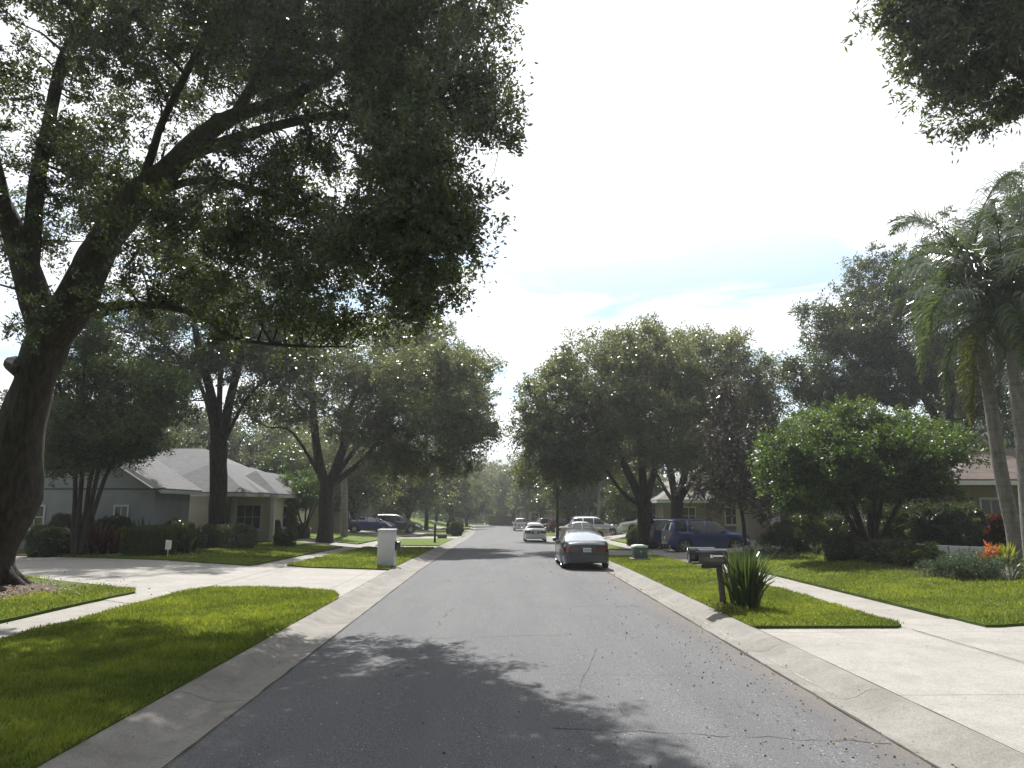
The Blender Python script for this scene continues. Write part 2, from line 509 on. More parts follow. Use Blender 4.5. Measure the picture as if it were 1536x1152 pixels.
def strap_plant(name, loc, h, n, label, cat='plant', mat=None, wd=0.05, lean=0.55, seed=None, group=None, part='leaves', seg=5, bend=0.35, rootr=0.15):
    """A clump of arching strap leaves."""
    root = thing(name, loc, label, cat, group)
    Q = []
    for i in range(n):
        az = rng.uniform(0, 2*PI); ln = h * rng.uniform(0.7, 1.15); tilt = abs(rng.normal(0, lean * 0.6)) + 0.06
        base = np.array([math.cos(az), math.sin(az), 0]) * rng.uniform(0, rootr)
        p = base.copy(); a = tilt * 0.6; side = np.array([-math.sin(az), math.cos(az), 0]) ; side = unit(side + rng.normal(size=3)*0.35)
        pts = [p.copy()]
        for s in range(seg):
            a += tilt * bend * (s / seg) * 1.2
            p = p + np.array([math.cos(az)*math.sin(a), math.sin(az)*math.sin(a), math.cos(a)]) * ln / seg
            pts.append(p.copy())
        for s in range(seg):
            w0 = wd * [0.75, 1, 1, .85, .6, .3, .1][min(6, int(s * 6 / seg))]; w1 = wd * [0.75, 1, 1, .85, .6, .3, 0.04][min(6, int((s+1) * 6 / seg))]
            Q.append([pts[s]-side*w0/2, pts[s]+side*w0/2, pts[s+1]+side*w1/2, pts[s+1]-side*w1/2])
    r_ = np.repeat(rng.random(n), seg)
    link(part, quads_mesh(part, np.array(Q), r_), mat or M['strap_leaf'], root)
    return root

def palm_frond(name, parent, origin, az, elev, ln, mat, nleaf=90, leafL=0.55, droop=1.0, plume=0.6, wl=0.028):
    """One feather frond: arching rachis with hanging leaflets (local to the palm)."""
    pts = []; p = np.array(origin, float); el = elev; k = 12
    dirs = []
    for i in range(k + 1):
        pts.append(p.copy())
        d = np.array([math.cos(az)*math.cos(el), math.sin(az)*math.cos(el), math.sin(el)]); dirs.append(d)
        p = p + d * ln / k
        el -= droop * (0.5 + 1.3 * i / k) / k * 1.7
        el = max(el, -1.45)
    pts = np.array(pts); dirs = np.array(dirs)
    t = np.repeat(np.linspace(0.10, 1.0, nleaf), 2) + rng.normal(0, 0.006, nleaf * 2); t = np.clip(t, 0.08, 1.0)
    fi = t * k; i0 = np.minimum(fi.astype(int), k - 1); f = (fi - i0)[:, None]
    base = pts[i0] * (1 - f) + pts[i0 + 1] * f
    d = unit(dirs[i0])
    side = unit(np.cross(d, np.array([0, 0, 1.0]) + 1e-3))
    upv = np.cross(side, d)
    sg = np.where(np.arange(len(t)) % 2, 1.0, -1.0)[:, None]
    L = leafL * np.sin(np.clip(t, 0.05, 1) ** 0.7 * PI * 0.86 + 0.25) * rng.uniform(0.8, 1.15, len(t)); L = np.maximum(L, 0.12)
    dl = unit(side * sg * 0.9 + d * 0.55 + upv * rng.normal(0, plume * 0.6, (len(t), 1)) + rng.normal(size=(len(t), 3)) * 0.12)
    Q = []
    # each leaflet: three segments bending down
    g = np.array([0, 0, -1.0]); P0 = base; dd = dl; ws = [wl, wl * 0.9, wl * 0.6, wl * 0.08]
    for s in range(3):
        P1 = P0 + dd * (L / 3)[:, None]
        sd_ = unit(np.cross(dd, d + 0.3 * upv + rng.normal(size=d.shape) * 0.05))
        Q.append(np.stack([P0 - sd_*ws[s]/2, P0 + sd_*ws[s]/2, P1 + sd_*ws[s+1]/2, P1 - sd_*ws[s+1]/2], 1))
        P0 = P1; dd = unit(dd + g * (0.45 + 0.25 * s) * droop)
    # the rachis as a thin four sided bar (three quads)
    for i in range(k):
        r0 = 0.028 * (1 - i / k) + 0.005; r1 = 0.028 * (1 - (i+1) / k) + 0.005
        s0 = np.cross(dirs[i], [0, 0, 1.0]); s0 = s0 / max(1e-6, np.linalg.norm(s0)); u0 = np.cross(s0, dirs[i])
        c = [s0, u0, -s0, -u0]
        for a, b in ((0, 1), (1, 2), (2, 3), (3, 0)):
            Q.append(np.array([[pts[i]+c[a]*r0, pts[i]+c[b]*r0, pts[i+1]+c[b]*r1, pts[i+1]+c[a]*r1]]))
    Q = np.concatenate(Q)
    return link(name, quads_mesh(name, Q, np.clip(rng.normal(0.45, 0.2, len(Q)), 0, 1)), mat, parent)

def palm_trunk(mb, pts, r0, r1, rings=60):
    pts = [Vector(p) for p in pts]; P = []; Q = []
    k = len(pts)
    for i in range(rings + 1):
        t = i / rings * (k - 1); a = min(int(t), k - 2); f = t - a
        p0 = pts[max(a-1, 0)]; p1 = pts[a]; p2 = pts[a+1]; p3 = pts[min(a+2, k-1)]
        q = 0.5 * ((2*p1) + (p2-p0)*f + (2*p0-5*p1+4*p2-p3)*f*f + (3*p1-p0-3*p2+p3)*f**3)
        rr = r0 + (r1 - r0) * i / rings
        if i < 4: rr *= 1.0 + 0.18 * (4 - i) / 4
        P.append(q); Q.append(rr * (1.014 if i % 2 else 0.988))
    mb.tube(P, Q, n=16)

# ------------------------------------------------------------------ the ground: materials
def asphalt_mat():
    m, nt, b = newmat('asphalt'); setp(b, rough=0.85, spec=0.35)
    L = nt.links
    fine = noise_node(nt, 62, 5, 0.8); mid = noise_node(nt, 1.0, 6, 0.62, mscale=(1.1, 0.16, 1)); tc = nt.nodes.new('ShaderNodeTexCoord')
    r1 = ramp(nt, fine.outputs['Fac'], [(0.34, (0.026, 0.027, 0.030)), (0.50, (0.061, 0.063, 0.068)), (0.66, (0.165, 0.167, 0.172))])
    r2 = ramp(nt, mid.outputs['Fac'], [(0.3, (0.84, 0.84, 0.85)), (0.7, (1.14, 1.13, 1.11))])
    mul = nt.nodes.new('ShaderNodeMixRGB'); mul.blend_type = 'MULTIPLY'; mul.inputs['Fac'].default_value = 1
    L.new(r1.outputs['Color'], mul.inputs['Color1']); L.new(r2.outputs['Color'], mul.inputs['Color2'])
    # pale stone chips
    vo = nt.nodes.new('ShaderNodeTexVoronoi'); vo.inputs['Scale'].default_value = 26
    L.new(tc.outputs['Object'], vo.inputs['Vector'])
    sepc = nt.nodes.new('ShaderNodeSeparateColor'); L.new(vo.outputs['Color'], sepc.inputs['Color'])
    gt = nt.nodes.new('ShaderNodeMath'); gt.operation = 'GREATER_THAN'; gt.inputs[1].default_value = 0.95; L.new(sepc.outputs['Red'], gt.inputs[0])
    lt = nt.nodes.new('ShaderNodeMath'); lt.operation = 'LESS_THAN'; lt.inputs[1].default_value = 0.22; L.new(vo.outputs['Distance'], lt.inputs[0])
    an = nt.nodes.new('ShaderNodeMath'); an.operation = 'MULTIPLY'; L.new(gt.outputs[0], an.inputs[0]); L.new(lt.outputs[0], an.inputs[1])
    mx = nt.nodes.new('ShaderNodeMixRGB'); mx.inputs['Color2'].default_value = (0.26, 0.25, 0.24, 1)
    L.new(an.outputs[0], mx.inputs['Fac']); L.new(mul.outputs['Color'], mx.inputs['Color1'])
    # rusty brown silt near the gutter (wear with a shape of its own)
    sp = nt.nodes.new('ShaderNodeSeparateXYZ'); L.new(tc.outputs['Object'], sp.inputs['Vector'])
    n3 = noise_node(nt, 1.3, 5, 0.6)
    ad = nt.nodes.new('ShaderNodeMath'); ad.operation = 'MULTIPLY_ADD'; ad.inputs[1].default_value = 1.4; L.new(n3.outputs['Fac'], ad.inputs[0]); L.new(sp.outputs['X'], ad.inputs[2])
    mr = nt.nodes.new('ShaderNodeMapRange'); mr.inputs['From Min'].default_value = 4.05; mr.inputs['From Max'].default_value = 4.75; mr.inputs['To Max'].default_value = 0.5; L.new(ad.outputs[0], mr.inputs['Value'])
    mx2 = nt.nodes.new('ShaderNodeMixRGB'); mx2.inputs['Color2'].default_value = (0.115, 0.088, 0.066, 1)
    L.new(mr.outputs['Result'], mx2.inputs['Fac']); L.new(mx.outputs['Color'], mx2.inputs['Color1'])
    # hairline cracks
    w = nt.nodes.new('ShaderNodeTexVoronoi'); w.feature = 'DISTANCE_TO_EDGE'; w.inputs['Scale'].default_value = 0.2
    n4 = noise_node(nt, 1.2, 6, 0.65); ma = nt.nodes.new('ShaderNodeMixRGB'); ma.inputs['Fac'].default_value = 0.20
    mp = nt.nodes.new('ShaderNodeMapping'); mp.inputs['Scale'].default_value = (0.35, 1.0, 1.0); L.new(tc.outputs['Object'], mp.inputs['Vector'])
    L.new(mp.outputs['Vector'], ma.inputs['Color1']); L.new(n4.outputs['Color'], ma.inputs['Color2']); L.new(ma.outputs['Color'], w.inputs['Vector'])
    cr = nt.nodes.new('ShaderNodeMath'); cr.operation = 'LESS_THAN'; cr.inputs[1].default_value = 0.0011; L.new(w.outputs['Distance'], cr.inputs[0])
    n5 = noise_node(nt, 0.8, 2); g5 = nt.nodes.new('ShaderNodeMath'); g5.operation = 'GREATER_THAN'; g5.inputs[1].default_value = 0.47; L.new(n5.outputs['Fac'], g5.inputs[0])
    cm = nt.nodes.new('ShaderNodeMath'); cm.operation = 'MULTIPLY'; L.new(cr.outputs[0], cm.inputs[0]); L.new(g5.outputs[0], cm.inputs[1])
    mx3 = nt.nodes.new('ShaderNodeMixRGB'); mx3.inputs['Color2'].default_value = (0.035, 0.034, 0.034, 1)
    L.new(cm.outputs[0], mx3.inputs['Fac']); L.new(mx2.outputs['Color'], mx3.inputs['Color1'])
    L.new(mx3.outputs['Color'], b.inputs['Base Color'])
    bump(nt, b, fine.outputs['Fac'], 0.5, 0.006)
    return m

def concrete_mat(name, lo, hi, jx=None, jy=None, jw=0.012, dirt=0.35):
    """Cast concrete; jx / jy = (spacing, offset) of the tooled joints."""
    m, nt, b = newmat(name); setp(b, rough=0.88, spec=0.25); L = nt.links
    n1 = noise_node(nt, 0.9, 7, 0.5); n2 = noise_node(nt, 42, 6, 0.8)
    r1 = ramp(nt, n1.outputs['Fac'], [(0.25, lo), (0.7, hi)])
    r2 = ramp(nt, n2.outputs['Fac'], [(0.36, (0.66, 0.66, 0.66)), (0.62, (1.16, 1.16, 1.16))])
    mul = nt.nodes.new('ShaderNodeMixRGB'); mul.blend_type = 'MULTIPLY'; mul.inputs['Fac'].default_value = 1
    L.new(r1.outputs['Color'], mul.inputs['Color1']); L.new(r2.outputs['Color'], mul.inputs['Color2'])
    last = mul.outputs['Color']
    n6 = noise_node(nt, 3.2, 8, 0.7)
    r6 = ramp(nt, n6.outputs['Fac'], [(0.42, (0, 0, 0)), (0.80, (1, 1, 1))])
    mxd = nt.nodes.new('ShaderNodeMixRGB'); mxd.blend_type = 'MULTIPLY'; mxd.inputs['Color2'].default_value = (1-dirt, 1-dirt*1.05, 1-dirt*1.15, 1)
    L.new(r6.outputs['Color'], mxd.inputs['Fac']); L.new(last, mxd.inputs['Color1']); last = mxd.outputs['Color']
    if jx or jy:
        tc = nt.nodes.new('ShaderNodeTexCoord'); sp = nt.nodes.new('ShaderNodeSeparateXYZ'); L.new(tc.outputs['Object'], sp.inputs['Vector'])
        acc = None
        for ax, j in (('X', jx), ('Y', jy)):
            if not j: continue
            ad = nt.nodes.new('ShaderNodeMath'); ad.operation = 'ADD'; ad.inputs[1].default_value = 1000 * j[0] - j[1]; L.new(sp.outputs[ax], ad.inputs[0])
            mo = nt.nodes.new('ShaderNodeMath'); mo.operation = 'MODULO'; mo.inputs[1].default_value = j[0]; L.new(ad.outputs[0], mo.inputs[0])
            lt = nt.nodes.new('ShaderNodeMath'); lt.operation = 'LESS_THAN'; lt.inputs[1].default_value = jw; L.new(mo.outputs[0], lt.inputs[0])
            if acc is None: acc = lt.outputs[0]
            else:
                mxx = nt.nodes.new('ShaderNodeMath'); mxx.operation = 'MAXIMUM'; L.new(acc, mxx.inputs[0]); L.new(lt.outputs[0], mxx.inputs[1]); acc = mxx.outputs[0]
        mj = nt.nodes.new('ShaderNodeMixRGB'); mj.inputs['Color2'].default_value = (0.06, 0.055, 0.045, 1)
        L.new(acc, mj.inputs['Fac']); L.new(last, mj.inputs['Color1']); last = mj.outputs['Color']
    L.new(last, b.inputs['Base Color'])
    bump(nt, b, n2.outputs['Fac'], 0.25, 0.004)
    return m

def lawn_mat():
    m, nt, b = newmat('lawn turf'); setp(b, rough=0.9, spec=0.15); L = nt.links
    n1 = noise_node(nt, 55, 5, 0.75); n2 = noise_node(nt, 0.7, 4, 0.6)
    r1 = ramp(nt, n1.outputs['Fac'], [(0.28, (0.030, 0.052, 0.008)), (0.5, (0.078, 0.120, 0.014)), (0.75, (0.14, 0.19, 0.025))])
    r2 = ramp(nt, n2.outputs['Fac'], [(0.3, (0.85, 0.9, 0.9)), (0.7, (1.12, 1.05, 1.0))])
    mul = nt.nodes.new('ShaderNodeMixRGB'); mul.blend_type = 'MULTIPLY'; mul.inputs['Fac'].default_value = 1
    L.new(r1.outputs['Color'], mul.inputs['Color1']); L.new(r2.outputs['Color'], mul.inputs['Color2'])
    L.new(mul.outputs['Color'], b.inputs['Base Color'])
    bump(nt, b, n1.outputs['Fac'], 1.0, 0.05)
    return m

M['asphalt'] = asphalt_mat()
M['drive'] = concrete_mat('driveway concrete', (0.215, 0.205, 0.188), (0.275, 0.264, 0.245), jx=(3.1, 1.45), jy=(4.6, 0.2), jw=0.018, dirt=0.22)
M['walk'] = concrete_mat('sidewalk concrete', (0.20, 0.19, 0.173), (0.258, 0.247, 0.226), jy=(1.52, 0.3), dirt=0.22)
M['kerb'] = concrete_mat('kerb concrete', (0.140, 0.133, 0.120), (0.215, 0.206, 0.190), jy=(3.05, 0.4), jw=0.02, dirt=0.30)
M['lawn'] = lawn_mat()
M['soil'] = simple('soil', (0.045, 0.034, 0.024), 0.95, vary=0.5, scale=25, bumpy=0.8)
M['mulch'] = simple('mulch', (0.055, 0.034, 0.023), 0.95, vary=0.6, scale=40, bumpy=1.0, bscale=60)

# ------------------------------------------------------------------ the ground: sheets
def slab(name, poly, top, thick, mat, kind='structure', step=4.0):
    """A flat slab over the outline poly, cut finely enough to follow the land."""
    bm = bmesh.new()
    vs = [bm.verts.new((x, y, 0)) for x, y in poly]
    bm.faces.new(vs)
    xs = [p[0] for p in poly]; ys = [p[1] for p in poly]
    for axis, lo, hi in ((1, min(ys), max(ys)), (0, min(xs), max(xs))):
        if axis == 1: cuts = [v for v in np.arange(math.ceil(lo/step)*step, hi, step)]
        else: cuts = [v for v in (-14, -11.5, -9, 9.5, 11.3, 13.1, 15) if lo < v < hi]
        for c in cuts:
            co = (0, c, 0) if axis == 1 else (c, 0, 0); no = (0, 1, 0) if axis == 1 else (1, 0, 0)
            bmesh.ops.bisect_plane(bm, geom=bm.verts[:]+bm.edges[:]+bm.faces[:], plane_co=co, plane_no=no, dist=1e-4)
    bmesh.ops.recalc_face_normals(bm, faces=bm.faces)
    for f in bm.faces:
        if f.normal.z < 0: f.normal_flip()
    if thick:
        r = bmesh.ops.extrude_face_region(bm, geom=bm.faces[:])
        for v in [g for g in r['geom'] if isinstance(g, bmesh.types.BMVert)]: v.co.z += 1.0
    for v in bm.verts:
        x, y = v.co.x, v.co.y
        z = top if (v.co.z > 0.5 or not thick) else top - thick
        v.co = W(x, y, z)
    bmesh.ops.recalc_face_normals(bm, faces=bm.faces)
    me = bpy.data.meshes.new(name); bm.to_mesh(me); bm.free()
    o = link(name, me, mat)
    if kind: o['kind'] = kind
    return o

def strip(name, prof, y0, y1, mat, step=1.5):
    """A profile of (x, z) swept down the street."""
    ys = list(np.arange(y0, y1, step)) + [y1]
    vs = []; fs = []; n = len(prof)
    for y in ys:
        for x, z in prof: vs.append(W(x, y, z))
    for i in range(len(ys) - 1):
        for j in range(n - 1):
            fs.append((i*n+j, i*n+j+1, (i+1)*n+j+1, (i+1)*n+j))
    mb = MB(); mb.add(vs, fs); o = mb.build(name, mat, sm=30); o['kind'] = 'structure'
    return o

YEND = 155.0
# one soil sheet to the horizon under everything
vs = []; fs = []
gxs = [-1500, -400, -120, -60, -30, -20, -14, -11.5, -9, 0, 9.5, 11.3, 13.1, 15, 20, 30, 60, 120, 400, 1500]
gys = [-200, -60, -12] + list(range(0, 170, 10)) + [200, 260, 400, 800, 2000]
for y in gys:
    for x in gxs: vs.append(Vector((x, y, gz(x, y) - 0.22)))
nx = len(gxs)
for i in range(len(gys)-1):
    for j in range(nx-1): fs.append((i*nx+j, i*nx+j+1, (i+1)*nx+j+1, (i+1)*nx+j))
mb = MB(); mb.add(vs, fs); tag(mb.build('ground', M['lawn']), kind='structure')

# asphalt with a slight crown
prof = [(-3.02, -0.055), (-1.8, -0.03), (0.4, 0.0), (2.6, -0.03), (3.94, -0.055)]
strip('road', prof, -6.0, YEND, M['asphalt'])
# gutter and low kerb in one pour, both sides; and across the end of the street
kl = [(-3.0, -0.20), (-3.0, -0.048), (-3.42, -0.074), (-3.58, -0.045), (-3.76, 0.026), (-3.83, 0.042), (-3.98, 0.046), (-3.98, -0.2)]
kr = [(3.92, -0.20), (3.92, -0.048), (4.26, -0.074), (4.40, -0.045), (4.53, 0.026), (4.60, 0.042), (4.74, 0.046), (4.74, -0.2)]
strip('kerb', kl, -6.0, YEND, M['kerb'])
strip('kerb.001', kr, -6.0, YEND, M['kerb'])
slab('kerb.002', [(-5.5, YEND), (6.5, YEND), (6.5, YEND+0.7), (-5.5, YEND+0.7)], 0.035, 0.2, M['kerb'])
M['joint'] = simple('dark joint', (0.03, 0.027, 0.023), 0.95, vary=0.4, scale=8)
def line_strip(name, pts, w, z, mat, jag=0.0):
    vs = []; fs = []
    for i, (x, y) in enumerate(pts):
        a = pts[max(i-1, 0)]; b = pts[min(i+1, len(pts)-1)]; dx, dy = b[0]-a[0], b[1]-a[1]; l = math.hypot(dx, dy) or 1
        ww = w * (1 + jag * random.uniform(-0.8, 0.8)) / 2
        zz = z(x) if callable(z) else z
        vs += [W(x - dy/l*ww, y + dx/l*ww, zz), W(x + dy/l*ww, y - dx/l*ww, zz)]
    for i in range(len(pts)-1): fs.append((2*i, 2*i+1, 2*i+3, 2*i+2))
    m_ = MB(); m_.add(vs, fs); return tag(m_.build(name, mat), kind='structure')
line_strip('paving_joint', [(4.752, y) for y in np.arange(-5, 15.4, 0.5)], 0.026, 0.050, M['joint'], 0.5)
line_strip('paving_joint.001', [(-3.992, y) for y in np.arange(18.6, 28.2, 0.4)], 0.024, 0.050, M['joint'], 0.5)
line_strip('paving_joint.002', [(7.72, y) for y in np.arange(3.5, 14.4, 0.4)], 0.016, 0.0125, M['joint'], 0.6)
line_strip('paving_joint.003', [(-8.4, y) for y in np.arange(20.6, 30, 0.4)], 0.018, 0.0125, M['joint'], 0.6)
line_strip('gutter_seam', [(3.935 + 0.012*mnoise.noise(Vector((y*1.7, 0, 0))), y) for y in np.arange(-4, 60, 0.3)], 0.03, -0.043, M['joint'], 0.9)
line_strip('gutter_seam.001', [(-3.012 + 0.012*mnoise.noise(Vector((y*1.7, 5, 0))), y) for y in np.arange(-4, 60, 0.3)], 0.024, -0.043, M['joint'], 0.9)
M['silt'] = simple('pale gutter silt', (0.22, 0.205, 0.18), 0.95, vary=0.5, scale=14)
for si, (ya, yb) in enumerate([(13.5, 17.2), (17.8, 21.5), (22, 30), (9.8, 12.2)]):
    line_strip('gutter_silt', [(4.20 + 0.05*mnoise.noise(Vector((y*1.1, 9, si))), y) for y in np.arange(ya, yb, 0.16)], 0.020, -0.064, M['silt'], 1.3)
def rz_(x): return lerp_tab(x, [(-3.02, -0.055), (-1.8, -0.03), (0.4, 0.0), (2.6, -0.03), (3.94, -0.055)]) + 0.004
for ci, (x0, y0, x1, y1, w) in enumerate([(0.55, 8.15, 3.9, 7.75, 0.011), (-2.9, 13.4, 1.4, 13.9, 0.010), (1.9, 6.1, 3.7, 6.5, 0.009), (-0.6, 17.5, 3.8, 18.1, 0.013), (1.0, 9.9, 1.6, 12.6, 0.008), (-2.8, 24, 3.6, 23.4, 0.016), (2.6, 5.3, 2.9, 6.2, 0.007)]):
    k_ = 26; pts_ = [(x0 + (x1-x0)*i/k_ + 0.04*mnoise.noise(Vector((i*0.9, ci*7.1, 0))), y0 + (y1-y0)*i/k_ + 0.11*mnoise.noise(Vector((i*0.5, ci*3.7, 2)))) for i in range(k_+1)]
    line_strip('road_crack', pts_, w, rz_, M['joint'], 1.0)
# sidewalks
slab('sidewalk', [(-9.75, -6), (-8.45, -6), (-8.45, 153), (-9.75, 153)], 0.0, 0.12, M['walk'])
slab('sidewalk.001', [(7.72, 14.0), (9.2, 14.0), (9.2, 153), (7.72, 153)], 0.0, 0.12, M['walk'])
# driveways (they run beneath the lawn edges)
slab('driveway', [(-3.985, 18.0), (-3.985, 28.4), (-7.4, 30), (-10, 30.6), (-16, 34), (-26, 37.5), (-42, 40), (-42, 28), (-15, 22.5), (-9, 18.5)], 0.008, 0.12, M['drive'])
slab('driveway.001', [(-3.985, 45.8), (-3.985, 50.8), (-11, 52.5), (-19, 58.4), (-22, 60), (-24, 54), (-10, 47.5)], 0.008, 0.12, M['drive'])
slab('driveway.002', [(-3.985, 66.5), (-3.985, 76), (-24, 79), (-24, 66.5)], 0.008, 0.12, M['drive'])
slab('driveway.003', [(-3.985, 104), (-3.985, 110), (-24, 110), (-24, 104)], 0.008, 0.12, M['drive'])
slab('driveway.004', [(4.745, -6), (30, -6), (30, 15.6), (4.745, 15.6)], 0.008, 0.12, M['drive'])
slab('driveway.005', [(4.745, 36.0), (24, 36.0), (24, 50.5), (13, 50.5), (4.745, 44.5)], 0.008, 0.12, M['drive'])
slab('driveway.006', [(4.745, 63), (24, 63), (24, 79), (4.745, 76)], 0.008, 0.12, M['drive'])
slab('driveway.007', [(4.745, 92), (24, 92), (24, 103), (4.745, 103)], 0.008, 0.12, M['drive'])

LT = 0.06   # lawns stand a little proud of the paving
LAWNS = {
 'verge_near_l': [(-3.99, -6), (-3.99, 19.0), (-4.35, 20.3), (-5.6, 21.15), (-7.2, 21.5), (-8.1, 21.3), (-8.42, 20.2), (-8.42, -6)],
 'yard_near_l': [(-9.8, -6), (-9.8, 17.0), (-9.65, 20.4), (-9.9, 20.9), (-12, 22.2), (-15, 23.9), (-22, 26.5), (-42, 30), (-42, -6)],
 'verge_2l': [(-3.99, 27.7), (-3.99, 46.3), (-8.42, 47.4), (-8.42, 30.2), (-7.3, 29.1), (-5, 28.2)],
 'yard_2l': [(-9.8, 30.0), (-9.8, 47.6), (-12, 49.2), (-23, 54.5), (-42, 54.5), (-42, 38.5), (-24, 35.7), (-14.6, 32.1)],
 'verge_3l': [(-3.99, 50.4), (-3.99, 67), (-8.42, 67), (-8.42, 51.4)],
 'yard_3l': [(-9.8, 52.0), (-9.8, 67), (-42, 67), (-42, 61), (-20, 59.5), (-18, 57.5)],
 'verge_4l': [(-3.99, 75.6), (-3.99, 104.5), (-8.42, 104.5), (-8.42, 76.4)],
 'yard_4l': [(-9.8, 76.6), (-9.8, 104.5), (-42, 104.5), (-42, 79)],
 'verge_5l': [(-3.99, 109.5), (-3.99, 151), (-8.42, 153), (-8.42, 109.5)],
 'yard_5l': [(-9.8, 109.5), (-9.8, 153), (-42, 153), (-42, 109.5)],
 'verge_near_r': [(4.75, 14.42), (7.5, 14.42), (7.68, 14.6), (7.68, 37.2), (4.75, 36.4)],
 'yard_near_r': [(9.25, 14.5), (30, 14.3), (30, 36.5), (9.25, 36.5)],
 'verge_2r': [(4.75, 44.0), (7.68, 44.0), (7.68, 63.5), (4.75, 63.5)],
 'yard_2r': [(9.25, 47.5), (12.4, 50.8), (25, 50.8), (25, 63.5), (9.25, 63.5)],
 'verge_3r': [(4.75, 75.5), (7.68, 75.5), (7.68, 92.5), (4.75, 92.5)],
 'yard_3r': [(9.25, 76), (25, 79.4), (25, 92.5), (9.25, 92.5)],
 'verge_4r': [(4.75, 102.5), (7.68, 102.5), (7.68, 152), (4.75, 151)],
 'yard_4r': [(9.25, 102.5), (30, 102.5), (30, 153), (9.25, 153)],
 'end': [(-42, YEND+1.2), (42, YEND+1.2), (42, 178), (-42, 178)],
}
def wobble(poly, amp=0.035, step=0.45, near=45):
    """Mown edges are never ruler straight."""
    out = []
    for i, a in enumerate(poly):
        b = poly[(i+1) % len(poly)]
        ln = math.hypot(b[0]-a[0], b[1]-a[1]); out.append(a)
        if min(a[1], b[1]) < near and max(abs(a[0]), abs(b[0])) < 25:
            k = int(ln / step); nx_, ny_ = (b[1]-a[1])/max(ln, 1e-6), -(b[0]-a[0])/max(ln, 1e-6)
            for j in range(1, k):
                t = j / k; x = a[0]+(b[0]-a[0])*t; y = a[1]+(b[1]-a[1])*t
                if y > near or y < 0: continue
                w = amp * (mnoise.noise(Vector((x*1.3, y*1.3, 0))) + 0.5 * mnoise.noise(Vector((x*5, y*5, 2))))
                out.append((x + nx_*w, y + ny_*w))
    return out
for i, (k_, poly) in enumerate(LAWNS.items()):
    slab('lawn', wobble(poly), LT, 0.16, M['lawn'], kind='structure')

def in_poly(pts, poly):
    x, y = pts[:, 0], pts[:, 1]; ins = np.zeros(len(pts), bool); n = len(poly)
    for i in range(n):
        x0, y0 = poly[i]; x1, y1 = poly[(i+1) % n]
        c = ((y0 > y) != (y1 > y)) & (x < (x1-x0)*(y-y0)/((y1-y0) or 1e-9) + x0)
        ins ^= c
    return ins

def blades(name, poly, y0, y1, x0, x1, dens, h, wd, exclude=()):
    """Individual grass blades over the visible part of a lawn."""
    n = int((x1-x0)*(y1-y0)*dens)
    p = np.stack([rng.uniform(x0, x1, n), rng.uniform(y0, y1, n)], 1)
    p = p[in_poly(p, poly)]
    for (ex, ey, er) in exclude:
        d = np.hypot(p[:, 0]-ex, p[:, 1]-ey); p = p[d > er * rng.uniform(0.75, 1.15, len(p))]
    # keep what the lens can see from about here
    p = p[np.abs(p[:, 0]) < p[:, 1] * 0.80 + 1.5]
    p = p + rng.normal(0, 0.022, p.shape)
    n = len(p)
    z = np.array([gz(x, y) for x, y in p]) if y1 > 28 or x1 > 9.5 or x0 < -9 else np.zeros(n)
    base = np.column_stack([p, z + LT - 0.005])
    clump = np.array([mnoise.noise(Vector((x*1.1, y*1.1, 0))) + 0.6*mnoise.noise(Vector((x*4, y*4, 5))) for x, y in p])
    hh = h * 1.25 * rng.uniform(0.4, 1.25, n) * (1 + 0.6 * clump)
    lean = rng.normal(size=(n, 2)) * 0.55
    along = np.column_stack([lean, np.ones(n)])
    nor = np.column_stack([rng.normal(size=(n, 2)), rng.normal(size=n)*0.3])
    Q = leaf_quads(base, along, nor, hh, wd * rng.uniform(0.7, 1.3, n), 0.15)
    big = np.array([mnoise.noise(Vector((x*0.45, y*0.45, 9))) for x, y in p])
    r_ = np.clip(0.42 + clump * 0.5 + big * 0.7 + rng.normal(0, 0.22, n), 0, 1)
    return tag(link(name, quads_mesh(name, Q, r_), M['grass']), kind='stuff')

NL = LAWNS['verge_near_l']; NR = LAWNS['verge_near_r']; YR = LAWNS['yard_near_r']; YL = LAWNS['yard_near_l']
T1X, T1Y = -14.1, 21.2
blades('grass', NL, 4.5, 8.5, -8.4, -3.95, 4200, 0.062, 0.010)
blades('grass', NL, 8.5, 13, -8.4, -3.95, 3000, 0.065, 0.012)
blades('grass', NL, 13, 21.6, -8.6, -3.95, 1700, 0.068, 0.016)
blades('grass', YL, 12, 25, -20, -9.7, 800, 0.07, 0.018, exclude=[(T1X+0.6, T1Y-0.3, 2.6), (T1X-1, T1Y-3, 3.4)])
blades('grass', NR, 14.4, 22, 4.72, 7.72, 2000, 0.06, 0.016)
blades('grass', NR, 22, 37, 4.72, 7.72, 700, 0.065, 0.026)
blades('grass', YR, 14.3, 24, 9.2, 19, 1000, 0.065, 0.018)
blades('grass', YR, 24, 36.5, 9.2, 25, 260, 0.07, 0.03)
blades('grass', LAWNS['verge_2l'], 27.5, 47, -8.5, -3.95, 420, 0.07, 0.032)
blades('grass', LAWNS['yard_2l'], 29, 46, -20, -9.7, 260, 0.07, 0.035)

# ------------------------------------------------------------------ trees
def A(px, py, Y): return at(px, py, Y)
def blob(px, py, Y, r, n): return (A(px, py, Y), r, n)

